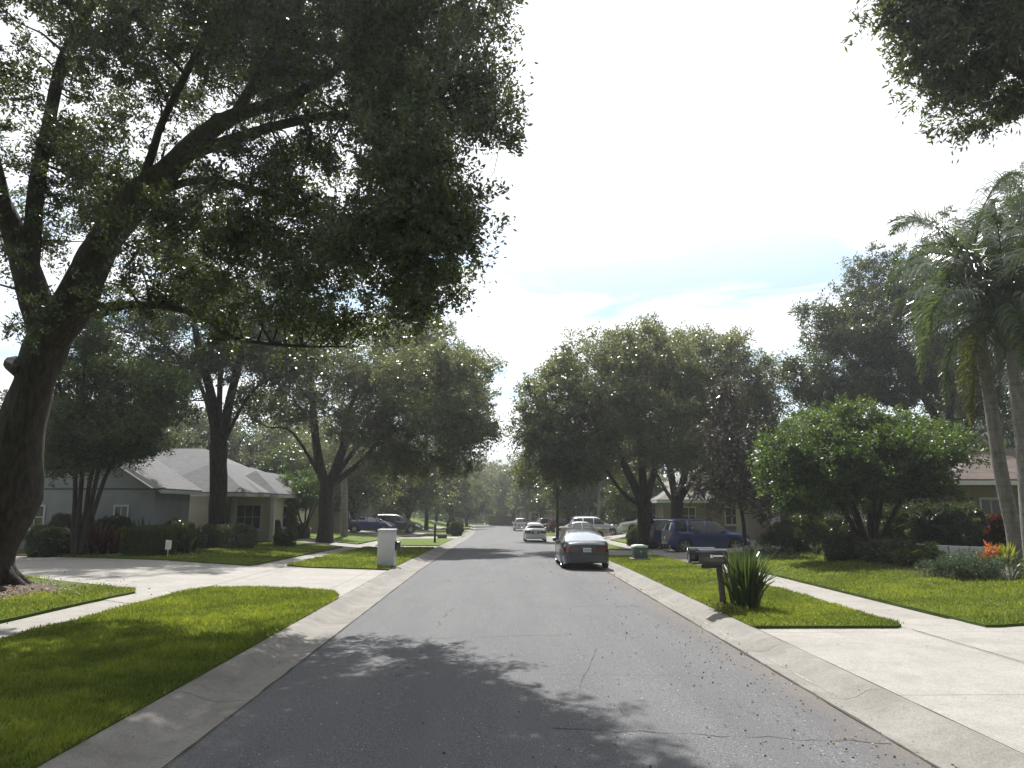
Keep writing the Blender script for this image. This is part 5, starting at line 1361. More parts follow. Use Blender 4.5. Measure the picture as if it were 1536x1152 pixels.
class House:
    def __init__(s, name, x, y, label, wallm, roofm, cat='house', z=None):
        s.o = Vector((x, y, gz(x - sx(y), y) if z is None else z)); s.root = thing(name, s.o, label, cat)
        s.w = MB(); s.r = MB(); s.f = MB(); s.wm = wallm; s.rm = roofm
    def walls(s, x0, x1, y0, y1, h, z0=-0.6):
        s.w.box(x0-s.o.x, x1-s.o.x, y0-s.o.y, y1-s.o.y, z0, h); return s
    def roof(s, x0, x1, y0, y1, z, h, eave=0.5, gable=None):
        hip(s.r, s.f, x0-s.o.x, x1-s.o.x, y0-s.o.y, y1-s.o.y, z, h, eave, gable); return s
    def opening(s, kind, face, c, at_, w, z0, z1, bars=(1, 1), framem=None, panem=None, sill=True):
        """face 'S' (y = at_) or 'W'/'E' (x = at_); c: centre along the wall."""
        fm = framem or M['white_trim']; pm = panem or M['pane']
        if face == 'S': Mx = Matrix.Translation((c - s.o.x, at_ - s.o.y, 0))
        elif face == 'W': Mx = Matrix.Translation((at_ - s.o.x, c - s.o.y, 0)) @ Matrix.Rotation(-PI/2, 4, 'Z')
        else: Mx = Matrix.Translation((at_ - s.o.x, c - s.o.y, 0)) @ Matrix.Rotation(PI/2, 4, 'Z')
        t = 0.09; f = MB(); e = w/2
        f.box(-e-t, e+t, -0.06, 0.0, z1, z1+t, Mx); f.box(-e-t, -e, -0.06, 0, z0, z1, Mx); f.box(e, e+t, -0.06, 0, z0, z1, Mx)
        if kind == 'window': f.box(-e-t, e+t, -0.06, 0, z0-t, z0, Mx)
        nb, nh = bars
        for i in range(1, nb+1): xx = -e + w*i/(nb+1); f.box(xx-0.025, xx+0.025, -0.045, -0.012, z0, z1, Mx)
        for i in range(1, nh+1): zz = z0 + (z1-z0)*i/(nh+1); f.box(-e, e, -0.043, -0.012, zz-0.022, zz+0.022, Mx)
        fo = f.build(kind, fm, s.root)
        p = MB(); p.box(-e, e, -0.020, -0.006, z0, z1, Mx); p.build('pane' if kind == 'window' else 'door_leaf', pm, fo)
        if kind == 'window' and sill:
            q = MB(); q.box(-e-t-0.05, e+t+0.05, -0.13, -0.002, z0-t-0.07, z0-t-0.002, Mx); q.build('sill', fm, fo)
        return s
    def column(s, x, y, h, w=0.28, m=None):
        c = MB(); X, Y = x-s.o.x, y-s.o.y
        c.box(X-w/2, X+w/2, Y-w/2, Y+w/2, -0.3, h); c.box(X-w*0.68, X+w*0.68, Y-w*0.68, Y+w*0.68, h-0.16, h-0.002); c.box(X-w*0.68, X+w*0.68, Y-w*0.68, Y+w*0.68, -0.3, 0.18)
        c.build('porch_column', m or M['white_trim'], s.root, bevel=0.01); return s
    def gable_wall(s, x0, x1, y, z, h, th=0.2):
        s.w.prism([(x0-s.o.x, z), (x1-s.o.x, z), ((x0+x1)/2-s.o.x, z+h)], y-s.o.y, y-s.o.y+th); return s
    def done(s, fascia=None):
        s.w.build('wall', s.wm, s.root); s.r.build('roof', s.rm, s.root); s.f.build('fascia', fascia or M['white_trim'], s.root); return s.root

# pale blue house, gable end to us
h = House('house', -24, 42, 'pale blue stucco house with a dark gabled roof, behind the reddish shrubs', M['st_blue'], M['shingle_grey'])
h.walls(-31.5, -18.3, 40, 44.5, 3.15).walls(-36, -27, 38, 50, 3.15).roof(-31.5, -18.3, 40, 44.5, 3.2, 4.4, 0.5, 'y').gable_wall(-31.3, -18.5, 40.0, 3.149, 4.0)
h.roof(-36.2, -27, 38, 50, 3.0, 2.2)
h.opening('window', 'S', -20.0, 40, 0.62, 1.15, 2.25, (1, 1)).opening('window', 'S', -24.5, 40, 0.9, 1.15, 2.25, (1, 1)).opening('window', 'S', -29.6, 38, 1.2, 1.0, 2.25, (1, 1))
h.done()
# cream house with the hipped grey roof
h = House('house', -18, 50, 'cream stucco house with a hipped grey shingle roof and a dark garage window', M['st_cream'], M['shingle_grey'])
h.walls(-21.3, -17.75, 46.2, 58, 3.1).walls(-17.9, -15.2, 50, 60, 3.1).walls(-30, -21.2, 48, 60, 3.1)
h.roof(-21.3, -16.0, 46.2, 58, 3.15, 2.0, 0.55).roof(-18.5, -15.2, 50.0, 60, 3.13, 1.6, 0.6).roof(-30, -15.6, 48.5, 60.5, 3.17, 3.3, 0.5)
h.opening('window', 'S', -16.6, 50, 1.5, 0.85, 2.35, (2, 1), panem=M['screen_dark']).opening('window', 'S', -24, 48, 1.2, 1.0, 2.25)
h.column(-17.4, 49.4, 3.0).column(-14.9, 49.5, 3.0)
h.opening('window', 'E', 53.5, -15.2, 1.4, 0.9, 2.3)
h.done()
# tan house with the arched entry gable
h = House('house', -19, 66, 'tan stucco house with an arched entry under a grey gabled roof', M['st_tan'], M['shingle_grey'])
h.walls(-34, -17.2, 64, 76, 3.2).walls(-21.8, -19.4, 62.6, 66, 4.1).walls(-17.3, -15.8, 66.5, 76, 3.1)
h.roof(-34, -17.2, 64, 76, 3.25, 2.7, 0.6).roof(-21.8, -19.4, 62.6, 68, 4.12, 1.1, 0.35, 'y').gable_wall(-21.7, -19.5, 62.6, 4.099, 1.0).roof(-17.6, -15.8, 66.5, 76, 3.12, 1.0, 0.4)
arc = MB()
for i in range(9):
    a0, a1 = PI*i/9, PI*(i+1)/9
    arc.prism([(math.cos(a0)*0.85, math.sin(a0)*0.85), (math.cos(a1)*0.85, math.sin(a1)*0.85), (math.cos(a1)*0.7, math.sin(a1)*0.7), (math.cos(a0)*0.7, math.sin(a0)*0.7)], -0.06, 0.0, Matrix.Translation((-20.6-h.o.x, 62.6-h.o.y, 2.7)))
arc.build('arch', M['white_trim'], h.root)
h.opening('door', 'S', -20.6, 62.6, 1.4, 0.0, 2.7, (1, 0), panem=M['screen_dark']).opening('window', 'S', -18.2, 64, 0.9, 0.9, 2.3).column(-17.0, 63.4, 3.05)
h.done()
# two more on this side, far down
h = House('house', -17, 92, 'grey walled house behind the black minivan', M['st_grey'], M['shingle_tan'])
h.walls(-32, -15.5, 86, 98, 3.0).roof(-32, -15.5, 86, 98, 3.05, 2.6).opening('window', 'S', -18, 86, 1.6, 0.9, 2.3, (2, 1)).opening('window', 'S', -23, 86, 1.6, 0.9, 2.3, (2, 1)); h.done()
h = House('house', -16, 128, 'low cream house among the trees near the street end', M['st_cream'], M['shingle_grey'])
h.walls(-32, -16, 122, 134, 3.0).roof(-32, -16, 122, 134, 3.05, 2.6).opening('window', 'S', -18, 122, 1.6, 0.9, 2.3, (2, 1)); h.done()
h = House('house', -12, 168, 'house with a white columned porch facing down the street', M['st_grey'], M['shingle_grey'])
xc = gx(690, 166)
h.walls(xc-9, xc+7, 168, 178, 3.3).roof(xc-9, xc+7, 166.3, 178, 3.35, 2.6).opening('door', 'S', xc-0.2, 168, 1.1, 0.0, 2.2, (0, 0), panem=M['door_dark']).opening('window', 'S', xc+2.6, 168, 1.4, 0.8, 2.3, (1, 2)).opening('window', 'S', xc-3.2, 168, 1.4, 0.8, 2.3, (1, 2))
for q in (-2.2, 0.7, 1.9): h.column(xc+q, 166.4, 3.1, 0.3)
h.done()

# right side: brown tiled house
h = House('house', 22, 38, 'dim tan house with brown roof tiles and white gutters behind the palms', M['st_tan'], M['tile_brown'])
h.walls(18.0, 36, 40.5, 52, 3.0).walls(21.2, 36, 34.5, 40.6, 3.0).walls(16.4, 18.05, 45.5, 52, 2.8)
h.roof(20.9, 36, 34.2, 46, 3.25, 1.9, 0.7).roof(16.2, 36, 44.8, 54, 2.95, 3.0, 0.6)
h.roof(18.0, 30, 40.5, 48, 3.05, 1.9, 0.6)
h.opening('window', 'S', 22.8, 34.5, 0.9, 0.75, 2.35, (1, 1)).opening('window', 'S', 24.9, 34.5, 1.4, 0.75, 2.35, (2, 1)).opening('window', 'S', 28, 34.5, 1.4, 0.75, 2.35, (2, 1)).opening('window', 'W', 37.4, 21.2, 1.3, 0.75, 2.35, (1, 1))
h.opening('window', 'S', 19.3, 40.5, 0.85, 1.35, 2.3, (2, 2), panem=M['white_trim']).column(16.6, 45.0, 2.75, 0.4)
up = h.root
h.done()
# pale upper roof beyond it
h = House('house', 30, 56, 'neighbouring house whose pale roof shows above the brown tiles', M['st_grey'], M['shingle_tan'])
h.walls(24, 42, 54.5, 66, 3.6).roof(24, 42, 54.5, 66, 3.65, 3.6).opening('window', 'S', 27, 54.5, 1.4, 0.9, 2.3); h.done()
# tan roofed house behind the oak pair
h = House('house', 17, 64, 'house with a broad tan shingle roof behind the black oak trunks', M['st_tan'], M['shingle_tan'])
h.walls(13.2, 27, 60.5, 74, 2.7).roof(13.2, 27, 60.5, 74, 2.75, 3.9, 0.6).opening('window', 'S', 15.0, 60.5, 1.5, 0.8, 2.1, (2, 1)).opening('window', 'S', 19, 60.5, 1.5, 0.8, 2.1, (2, 1)).opening('window', 'W', 64, 13.2, 1.4, 0.8, 2.1); h.done()
# white-roofed house
h = House('house', 12, 90, 'house with pale hipped roofs and a dark entry door behind the silver off-roader', M['st_cream'], M['shingle_pale'])
h.walls(10.6, 13.0, 86.2, 94, 2.65).walls(13.0, 24, 88, 98, 2.9)
h.roof(9.6, 13.4, 86.0, 94, 2.75, 1.3, 0.5).roof(10.6, 24, 88, 98, 3.3, 2.0, 0.5).roof(14.8, 24, 85.4, 92, 3.0, 2.2, 0.5).walls(15.0, 24, 85.6, 91, 2.9)
h.opening('door', 'S', 13.9, 88, 1.0, 0.0, 2.2, (0, 0), panem=M['door_dark']).column(13.3, 86.3, 2.7, 0.22).column(14.6, 86.3, 2.7, 0.22).opening('window', 'S', 11.8, 86.2, 0.8, 0.9, 2.0); h.done()
# pink two-storey
h = House('house', 10, 124, 'pink two-storey house beyond the parked off-roaders', M['st_pink'], M['shingle_tan'])
q0, q1 = gx(823, 122), gx(838, 122)
h.walls(q0, q1+0.1, 122, 132, 6.2).walls(q1, q1+8, 124, 134, 3.0).walls(q0-4.5, q0+0.1, 123, 132, 3.0)
h.roof(q0, q1, 122, 132, 6.25, 0.9, 0.3).roof(q1, q1+8, 124, 134, 3.05, 2.0).roof(q0-4.5, q0, 123, 132, 3.0, 1.9)
h.opening('window', 'S', (q0+q1)/2, 122, 0.5, 3.6, 5.0, (0, 1)).opening('window', 'S', q0-2.2, 123, 1.2, 0.9, 2.2); h.done()
# grey far houses
h = House('house', 5, 150, 'grey house with a low hipped roof near the street end', M['st_grey'], M['shingle_tan'])
q0, q1 = gx(797, 148), gx(818, 148)
h.walls(q0, q1+6, 148, 158, 3.0).roof(q0, q1+6, 148, 158, 3.05, 2.5).opening('door', 'S', q0+1.6, 148, 1.6, 0.0, 2.1, (0, 0), panem=M['door_dark']).opening('window', 'S', q0+4.5, 148, 1.2, 0.9, 2.2); h.done()
h = House('house', 2, 172, 'pale low house at the far end of the street behind the bright shrubs', M['st_grey'], M['shingle_pale'])
q0, q1 = gx(768, 172), gx(800, 172)
h.walls(q0, q1, 172, 182, 3.1).roof(q0, q1, 172, 182, 3.15, 2.6).opening('window', 'S', q0+2.2, 172, 1.6, 0.9, 2.3).opening('window', 'S', q0+5.2, 172, 1.2, 0.9, 2.3); h.done()

# ------------------------------------------------------------------ palms
def queen_palm(px, pts_px, Y, label, n_f, seed, r0=0.225, r1=0.165, ln=3.5, name='queen_palm', fronds=None, nleaf=95, dead=2, wl=0.030):
    r = np.random.default_rng(seed)
    P = [A(x, y, Y) for x, y in pts_px]; base = Vector((P[0].x, Y, gz(P[0].x, Y)))
    root = thing(name, base, label, 'palm tree')
    loc = [base - base + Vector((0, 0, -0.15))] + [p - base for p in P]
    mb = MB(); palm_trunk(mb, loc, r0, r1, rings=int(11 * (P[-1]-base).length)); mb.build('trunk', M['palm_bark'], root, sm=70)
    top = loc[-1]
    mb = MB(); mb.tube([top - Vector((0, 0, 0.15)), top + Vector((0, 0, 0.15)), top + Vector((-0.02, 0, 0.9)), top + Vector((-0.03, 0, 1.35))], [r1*1.15, r1*1.35, r1*0.9, 0.06], 12)
    for i in range(14):
        a = i*2.4; d = Vector((math.cos(a), math.sin(a), 0))
        mb.tube([top + d*0.10 + Vector((0, 0, -0.1)), top + d*0.30 + Vector((0, 0, 0.12+0.03*i)), top + d*0.42 + Vector((0, 0, 0.40+0.04*i))], [0.07, 0.05, 0.025], 5)
    mb.build('boot', M['bark_pale'], root, sm=50)
    o = top + Vector((0, 0, 1.05))
    fl = fronds or [(i*2.399 + r.uniform(-.25, .25), 1.45 - 2.0*(i/n_f) + r.uniform(-.1, .1)) for i in range(n_f)]
    if not fronds and n_f > 20: fl = [(-2.2, 1.52), (0.9, 1.45)] + fl
    for i, (az, el) in enumerate(fl):
        palm_frond('frond', root, o + Vector((math.cos(az)*0.12, math.sin(az)*0.12, 0.25*math.sin(el))), az, el, ln*r.uniform(0.85, 1.1), M['palm_yellow'] if i >= len(fl) - dead else M['palm_leaf'], nleaf=nleaf, leafL=0.78, droop=0.95 + 0.45*(1-max(0, el)/1.5), plume=1.1, wl=wl)
    return root
M['palm_bark'] = bark_mat('palm bark', (0.12, 0.113, 0.104), (0.23, 0.22, 0.205), 7)
_nt = M['palm_bark'].node_tree; _b = _nt.nodes['Principled BSDF']
_n = noise_node(_nt, 1.6, 6, 0.7, mscale=(0.5, 0.5, 6.0)); _r = ramp(_nt, _n.outputs['Fac'], [(0.34, (0.62, 0.62, 0.62)), (0.52, (1, 1, 1))])
_m = _nt.nodes.new('ShaderNodeMixRGB'); _m.blend_type = 'MULTIPLY'; _m.inputs['Fac'].default_value = 1
_src = _b.inputs['Base Color'].links[0].from_socket
_nt.links.new(_src, _m.inputs['Color1']); _nt.links.new(_r.outputs['Color'], _m.inputs['Color2']); _nt.links.new(_m.outputs['Color'], _b.inputs['Base Color'])
queen_palm(0, [(1521, 800), (1512, 760), (1500, 700), (1485, 600), (1472, 520), (1464, 455)], 22, 'queen palm whose leaning ringed trunk rises beside the orange blooms', 19, 3, nleaf=110, wl=0.036, dead=1)
queen_palm(0, [(1545, 800), (1540, 740), (1534, 660), (1524, 580), (1518, 520)], 20.3, 'queen palm at the very edge of the view, thicker trunked, hanging fronds', 26, 8, r0=0.22, r1=0.165, nleaf=110, wl=0.036, dead=1)
PF = dict(r0=0.22, r1=0.17, ln=2.9, nleaf=40, wl=0.07)
queen_palm(0, [(517, 780), (516, 700), (517, 640)], 62, 'straight pale palm trunk beside the dark sloping oak trunk and the hatchback', 14, 11, **dict(PF, r0=0.30, r1=0.26))
queen_palm(0, [(571, 770), (571, 735), (571, 700)], 92, 'pale palm trunk above the black minivan roof', 14, 12, **PF)
queen_palm(0, [(898, 785), (899, 740), (899, 690)], 80, 'straight palm trunk beyond the silver off-roader', 14, 13, **PF)
queen_palm(0, [(882, 780), (883, 750), (884, 715)], 82, 'short palm before the pale hipped roofs', 13, 14, **PF)
queen_palm(0, [(790, 785), (790, 765), (791, 745)], 118, 'thin palm before the low grey far house', 12, 15, **PF)
queen_palm(0, [(782, 785), (782, 765), (783, 748)], 138, 'small palm with drooping crown near the street end', 12, 16, **PF)
queen_palm(0, [(850, 785), (851, 760), (851, 735)], 104, 'palm beside the pink two-storey house', 13, 17, **PF)

# ------------------------------------------------------------------ planting beds and small plants
slab('mulch', wobble([(-12.0, 17.2), (-11.2, 19.6), (-12.2, 21.2), (-14.5, 22.6), (-17.5, 23.2), (-19, 20), (-17, 16), (-13.5, 15.0)], 0.12), LT + 0.02, 0.05, M['mulch'])
slab('mulch.001', wobble([(12.6, 21.2), (14.2, 19.9), (17, 19.2), (22, 18.6), (24, 22), (24, 33), (14.5, 33), (13.4, 27), (12.4, 24)], 0.15), LT + 0.02, 0.05, M['mulch'])
slab('mulch.002', wobble([(11.9, 33.6), (13.5, 32.2), (18, 31.6), (22, 33.8), (21, 38.5), (12.5, 38.5)], 0.12), LT + 0.02, 0.05, M['mulch'])
slab('mulch.003', [(-24, 36.8), (-14.2, 33.2), (-13.4, 33.8), (-13.6, 41), (-17, 45), (-24, 45)], LT + 0.02, 0.05, M['mulch'])

def bush(px, Y, w, h, label, mat='hedge_leaf', n=None, L=0.06, Wd=0.035, cat='shrub', name='shrub', lump=0.2, d=None, dz=0.0, group=None):
    p = G(px, Y, 0.02 + dz)
    return hedge(name, p, (w, d or w*0.85, h), label, cat, M[mat], n or int(7500 * w * h * (0.075 / max(L, 0.05))), max(L, 0.075), max(Wd, 0.045) if Wd > 0.02 else Wd, lump=lump, rnd_=0.9, group=group)

# near the near-side oak and the pale blue house
hedge('hedge', G(228, 34.0), (2.15, 1.2, 1.32), 'clipped box hedge with a yellow-green top, beside the small white sign', 'hedge', M['hedge_leaf'], 22000, group=None)
hedge('hedge', G(345, 40.6), (2.9, 1.3, 1.25), 'long clipped dark hedge under the forked oak by the cream house', 'hedge', M['dark_leaf'], 24000)
for i, (px, Y, w, h, mt, lab) in enumerate([
    (75, 34.5, 1.7, 1.3, 'dark_leaf', 'dark rounded shrub just beyond the huge oak trunk'),
    (108, 38.5, 2.3, 1.7, 'dark_leaf', 'tall dark shrub against the pale blue wall'),
    (175, 39.0, 1.6, 1.6, 'dark_leaf', 'dark upright shrub below the narrow house window'),
    (187, 36.2, 0.9, 1.15, 'yellow_leaf', 'yellow-green croton above the clipped box hedge'),
    (262, 41.0, 3.2, 1.25, 'dark_leaf', 'wide dark shrub mass before the cream wall'),
    (428, 44.0, 1.1, 0.85, 'hedge_leaf', 'small rounded shrub alone on the lawn'),
    (404, 51.0, 1.7, 1.3, 'juniper_leaf', 'round grey-green shrub at the cream house corner'),
    (432, 54.0, 1.5, 2.3, 'yellow_leaf', 'tall yellow-green shrub at the tan house entry'),
    (452, 56.0, 1.7, 1.0, 'hedge_leaf', 'low trimmed shrub under the small round tree'),
    (548, 80.0, 3.0, 1.2, 'red_leaf', 'reddish shrub behind the violet blue hatchback'),
    (685, 76.0, 1.3, 1.45, 'hedge_leaf', 'leafy upright shrub in the verge near the dark stone block'),
    (678, 84.0, 1.0, 1.7, 'dark_leaf', 'dark shrub just beyond the leafy upright one on the verge'),
    (740, 150.0, 2.0, 1.7, 'yellow_leaf', 'bright yellow-green shrub at the street end, first of its clump'),
    (752, 149.0, 2.4, 2.1, 'yellow_leaf', 'tallest yellow-green shrub in the clump at the street end'),
    (764, 150.5, 2.2, 1.6, 'yellow_leaf', 'yellow-green shrub of the street end clump nearest the white sedan'),
    (812, 92.0, 1.3, 0.9, 'red_leaf', 'small reddish shrub by the kerb beyond the white sedan'),
    (838, 112.0, 3.0, 1.4, 'orange_petal', 'orange flowering shrub row before the pink house'),
    (955, 50.5, 1.5, 1.25, 'dark_leaf', 'dark shrub at the foot of the spreading oak by the verge'),
    (942, 83.0, 2.2, 2.8, 'hedge_leaf', 'tall leafy shrub between the pale roofed and tan roofed houses'),
    (1140, 34.0, 1.55, 0.38, 'dark_leaf', 'low mounded plant covered in white blooms on the yard lawn'),
    (1196, 34.6, 2.3, 1.55, 'hedge_leaf', 'large domed dark hedge bush beside the magnolia'),
    (1252, 35.4, 1.7, 1.45, 'dark_leaf', 'flat-topped dark bush next to the domed hedge bush'),
    (1160, 36.0, 1.7, 0.7, 'dark_leaf', 'low dark bush below the white column'),
    (1262, 28.6, 1.25, 0.95, 'dark_leaf', 'squarish dark bush at the corner of the lawn under the round tree'),
    (1330, 27.0, 2.0, 0.75, 'dark_leaf', 'spreading low bush under the round green tree stems'),
    (1345, 33.0, 2.5, 1.9, 'dark_leaf', 'tall dark bush against the tan house wall'),
    (1420, 30.5, 2.8, 2.0, 'dark_leaf', 'dark leafy mass behind the low white planter wall'),
    (1500, 28.6, 0.9, 1.7, 'red_leaf', 'dark red leaved bush below the white house windows'),
    (1375, 25.0, 1.3, 0.6, 'hedge_leaf', 'small green bush by the end of the white planter wall'),
 ]):
    bush(px, Y, w, h, lab, mt)
# white blooms on the low mound
fl = G(1140, 34.0, 0.02)
pp = rng.normal(size=(900, 3)) * np.array([0.42, 0.35, 0.05]) + np.array([0, 0, 0.36])
o = leaf_blob('bloom', None, pp, np.tile([0, 0, 1.0], (900, 1)), 0.05, 0.05, M['white_petal'])
o.parent = [q for q in COL.objects if q.get('label', '').startswith('low mounded plant covered')][0]

# red cordylines and broad-leaved plants before the pale blue house
RG = 'red leaved plants in the bed before the pale blue house'
for i, (px, Y, h_) in enumerate([(92, 35.5, 1.25), (112, 35, 1.1), (130, 34.6, 1.45), (146, 35.2, 1.6), (160, 34.6, 1.3), (176, 35.0, 1.2)]):
    strap_plant('cordyline', G(px, Y, 0.05), h_, 46, 'red and bronze leaved plant in the bed before the pale blue house', 'plant', M['red_leaf'], wd=0.085, lean=0.8, group=RG)
BG = 'broad leaved dark plants before the cream house'
for i, (px, Y, h_) in enumerate([(206, 37, 1.5), (222, 38, 1.55), (240, 37.5, 1.45), (262, 36.6, 1.35), (276, 36.8, 1.45), (292, 37, 1.3), (284, 35.6, 1.0)]):
    strap_plant('broad_leaved_plant', G(px, Y, 0.05), h_, 26, 'dark upright plant with broad paddle leaves before the cream house', 'plant', M['dark_leaf'], wd=0.24, lean=0.55, group=BG, seg=5)
fl = strap_plant('flowering_stalk', G(236, 41.5, 0.05), 2.9, 3, 'tall thin stalk with an orange flower against the cream wall', 'flower', M['hedge_leaf'], wd=0.04, lean=0.06)
leaf_blob('bloom', fl, rng.normal(size=(26, 3)) * np.array([0.10, 0.08, 0.12]) + np.array([0.05, 0, 2.85]), np.tile([0, 0, 1.0], (26, 1)), 0.16, 0.06, M['orange_petal'])

# beside the twin mailboxes
mp = Vector((4.98, 16.65, 0.02))
strap_plant('strap_leaved_lily', Vector((5.42, 16.85, LT)), 1.30, 300, 'big clump of arching strap leaves growing beside the twin black mailboxes', 'plant', M['strap_leaf'], wd=0.062, lean=0.50, rootr=0.30, seg=6, bend=0.55)
for i, (dx, dy) in enumerate([(-0.25, -0.18), (-0.05, -0.38), (-0.18, 0.25), (0.18, -0.45)]):
    pass
bt = thing('ground_cover', Vector((4.86, 16.45, LT)), 'low variegated ground cover at the foot of the mailbox post', 'plant')
pp = rng.normal(size=(520, 3)) * np.array([0.16, 0.26, 0.03]) + np.array([-0.0, 0, 0.06]); pp[:, 0] = np.clip(pp[:, 0], -0.2, 0.5); pp[:, 2] = np.abs(pp[:, 2])
leaf_blob('leaves', bt, pp, np.tile([0, 0, 1.0], (520, 1)), 0.09, 0.04, M['yellow_leaf'])

# bed on the sunny yard side: junipers, bromeliads
JG = 'blue-green junipers along the sunny bed edge'
for px, Y, w, h_, lab in [(1410, 21.8, 1.25, 0.62, 'feathery blue-green juniper at the lawn edge, first from the dark bushes'), (1437, 21.2, 1.1, 0.6, 'feathery blue-green juniper second along the bed'), (1466, 20.9, 1.15, 0.52, 'feathery blue-green juniper in front of the orange blooms'), (1490, 20.7, 0.9, 0.48, 'feathery blue-green juniper by the leaning palm foot')]:
    bush(px, Y, w, h_, lab, 'juniper_leaf', int(7000*w*h_), 0.085, 0.014, lump=0.28, group=JG)
ob_ = strap_plant('bromeliad', G(1478, 21.6, 0.05), 0.62, 44, 'green rosette plant with glowing orange bracts', 'plant', M['hedge_leaf'], wd=0.055, lean=0.6)
leaf_blob('bract', ob_, np.concatenate([rng.normal(size=(60, 3)) * np.array([0.09, 0.08, 0.10]) + np.array([0.04, 0, 0.62]), rng.normal(size=(36, 3)) * np.array([0.07, 0.06, 0.06]) + np.array([-0.2, 0, 0.48])]), np.tile([0, 0, 1.0], (96, 1)), 0.20, 0.06, M['orange_petal'])
strap_plant('bromeliad', G(1500, 21.6, 0.05), 0.85, 90, 'large yellow-green rosette plant between the orange blooms and the palm', 'plant', M['yellow_leaf'], wd=0.085, lean=0.8)
strap_plant('bromeliad', G(1447, 22.4, 0.05), 0.45, 26, 'pale silvery rosette behind the junipers', 'plant', M['white_petal'], wd=0.05, lean=0.9)
strap_plant('bromeliad', G(1503, 20.3, 0.05), 0.42, 22, 'pale spiky plant at the very edge of the mulch', 'plant', M['white_petal'], wd=0.035, lean=0.8)
strap_plant('bromeliad', G(1533, 20.6, 0.05), 0.5, 30, 'green rosette at the foot of the thick palm', 'plant', M['yellow_leaf'], wd=0.05, lean=0.9)
strap_plant('bromeliad', G(1182, 32.6, 0.05), 0.42, 26, 'small sunlit rosette before the domed hedge, first of two', 'plant', M['juniper_leaf'], wd=0.05, lean=0.8)
strap_plant('bromeliad', G(1221, 32.2, 0.05), 0.55, 34, 'larger sunlit rosette before the flat-topped bush', 'plant', M['juniper_leaf'], wd=0.06, lean=0.8)
strap_plant('agave', G(1540, 26.5, 0.05), 1.6, 40, 'dark red leaved plant behind the thick palm', 'plant', M['red_leaf'], wd=0.09, lean=0.7)
# sago palm in the shade
sg = thing('sago_palm', G(1392, 30.0, 0.05), 'dark sago palm with stiff feather leaves before the tan wall', 'palm')
mb = MB(); mb.tube([(0, 0, -0.1), (0, 0, 0.5), (0, 0, 1.1)], [0.2, 0.19, 0.14], 10, jitter=0.2); mb.build('trunk', M['bark'], sg, sm=60)
for i in range(18):
    palm_frond('frond', sg, (0, 0, 1.1), i*2.399, 1.15 - 0.06*i, 1.5, M['dark_leaf'], nleaf=38, leafL=0.26, droop=0.55, plume=0.1, wl=0.03)

# far hedge across the end and the woods all round
hedge('hedge', Vector((-6, 160.5, gz(0, 160))), (62, 1.8, 1.9), 'long dark hedge closing the end of the street', 'hedge', M['dark_leaf'], 26000, 0.22, 0.11, lump=0.25)
def woods(name, pts_c, n_per, L, mat, rad):
    Q, c = spray_leaves(pts_c, n_per, rad, L, L*0.5, 8, 0.8)
    return tag(link(name, quads_mesh(name, Q, c), mat), kind='stuff')
C = []
for _ in range(1500):
    y = rng.uniform(40, 215); side = -1 if rng.random() < 0.5 else 1
    x0 = 38 if y < 185 else 0
    x = side * rng.uniform(38, 62)
    hmax = 8 + 3.5 * mnoise.noise(Vector((x*0.08, y*0.08, 0)))
    C.append((x, y, gz(x, y) + hmax * rng.random() ** 0.8))
for _ in range(1500):
    x = rng.uniform(-75, 75); y = rng.uniform(186, 206)
    hmax = 11 + 4 * mnoise.noise(Vector((x*0.07, y*0.05, 3)))
    C.append((x, y, gz(x, y) + hmax * rng.random() ** 0.8))
for _ in range(420):        # garden undergrowth between the houses
    y = rng.uniform(60, 150); x = (-1 if rng.random() < .5 else 1) * rng.uniform(26, 37)
    C.append((x, y, gz(x, y) + 4.0 * rng.random()))
C = np.array(C)
woods('woods', C, 46, 0.62, M['dark_leaf'], 2.0)

# ------------------------------------------------------------------ street furniture
M['green_metal'] = simple('green enamelled metal', (0.045, 0.085, 0.070), 0.42, 0.0, vary=0.10, coat=0.3)
M['black_metal'] = simple('black enamelled metal', (0.016, 0.017, 0.018), 0.16, 0.1, vary=0.2, coat=0.6)
M['old_wood'] = simple('weathered wood post', (0.065, 0.055, 0.043), 0.9, vary=0.35, scale=12, bumpy=0.7)
M['white_paint'] = simple('white painted masonry', (0.50, 0.50, 0.50), 0.8, vary=0.07, scale=3, bumpy=0.35, bscale=40)
M['sign_white'] = simple('white sign face', (0.7, 0.7, 0.68), 0.5, vary=0.05)
M['stone_dark'] = simple('dark stone', (0.06, 0.055, 0.05), 0.9, vary=0.3, bumpy=0.6)
M['digit_white'] = simple('white digits', (0.72, 0.72, 0.70), 0.5, vary=0.05)

# green transformer cabinet on a pad
tb = thing('transformer_box', Vector((6.1, 33.0, gz(6.1, 33) + LT)), 'squat green utility cabinet with a domed lid coloured pale as if sunlit on the verge', 'utility box')
m = MB(); m.box(-0.40, 0.40, -0.42, 0.42, -0.05, 0.10); m.build('pad', M['kerb'], tb, bevel=0.02)
m = MB(); m.box(-0.30, 0.30, -0.32, 0.32, 0.10, 0.56); m.build('body', M['green_metal'], tb, bevel=0.025)
m = MB(); m.prism([(-0.33, 0.56), (0.33, 0.56), (0.31, 0.62), (0.18, 0.66), (-0.18, 0.66), (-0.31, 0.62)], -0.35, 0.35); m.build('lid', simple('lid with painted sunlight', (0.50, 0.55, 0.50), 0.4, vary=0.06), tb, bevel=0.015)  # lid paler than the green body: sunlight on the top put into its colour
m = MB(); m.box(-0.02, 0.02, -0.35, -0.322, 0.34, 0.42); m.build('padlock', M['chrome'], tb, bevel=0.004)

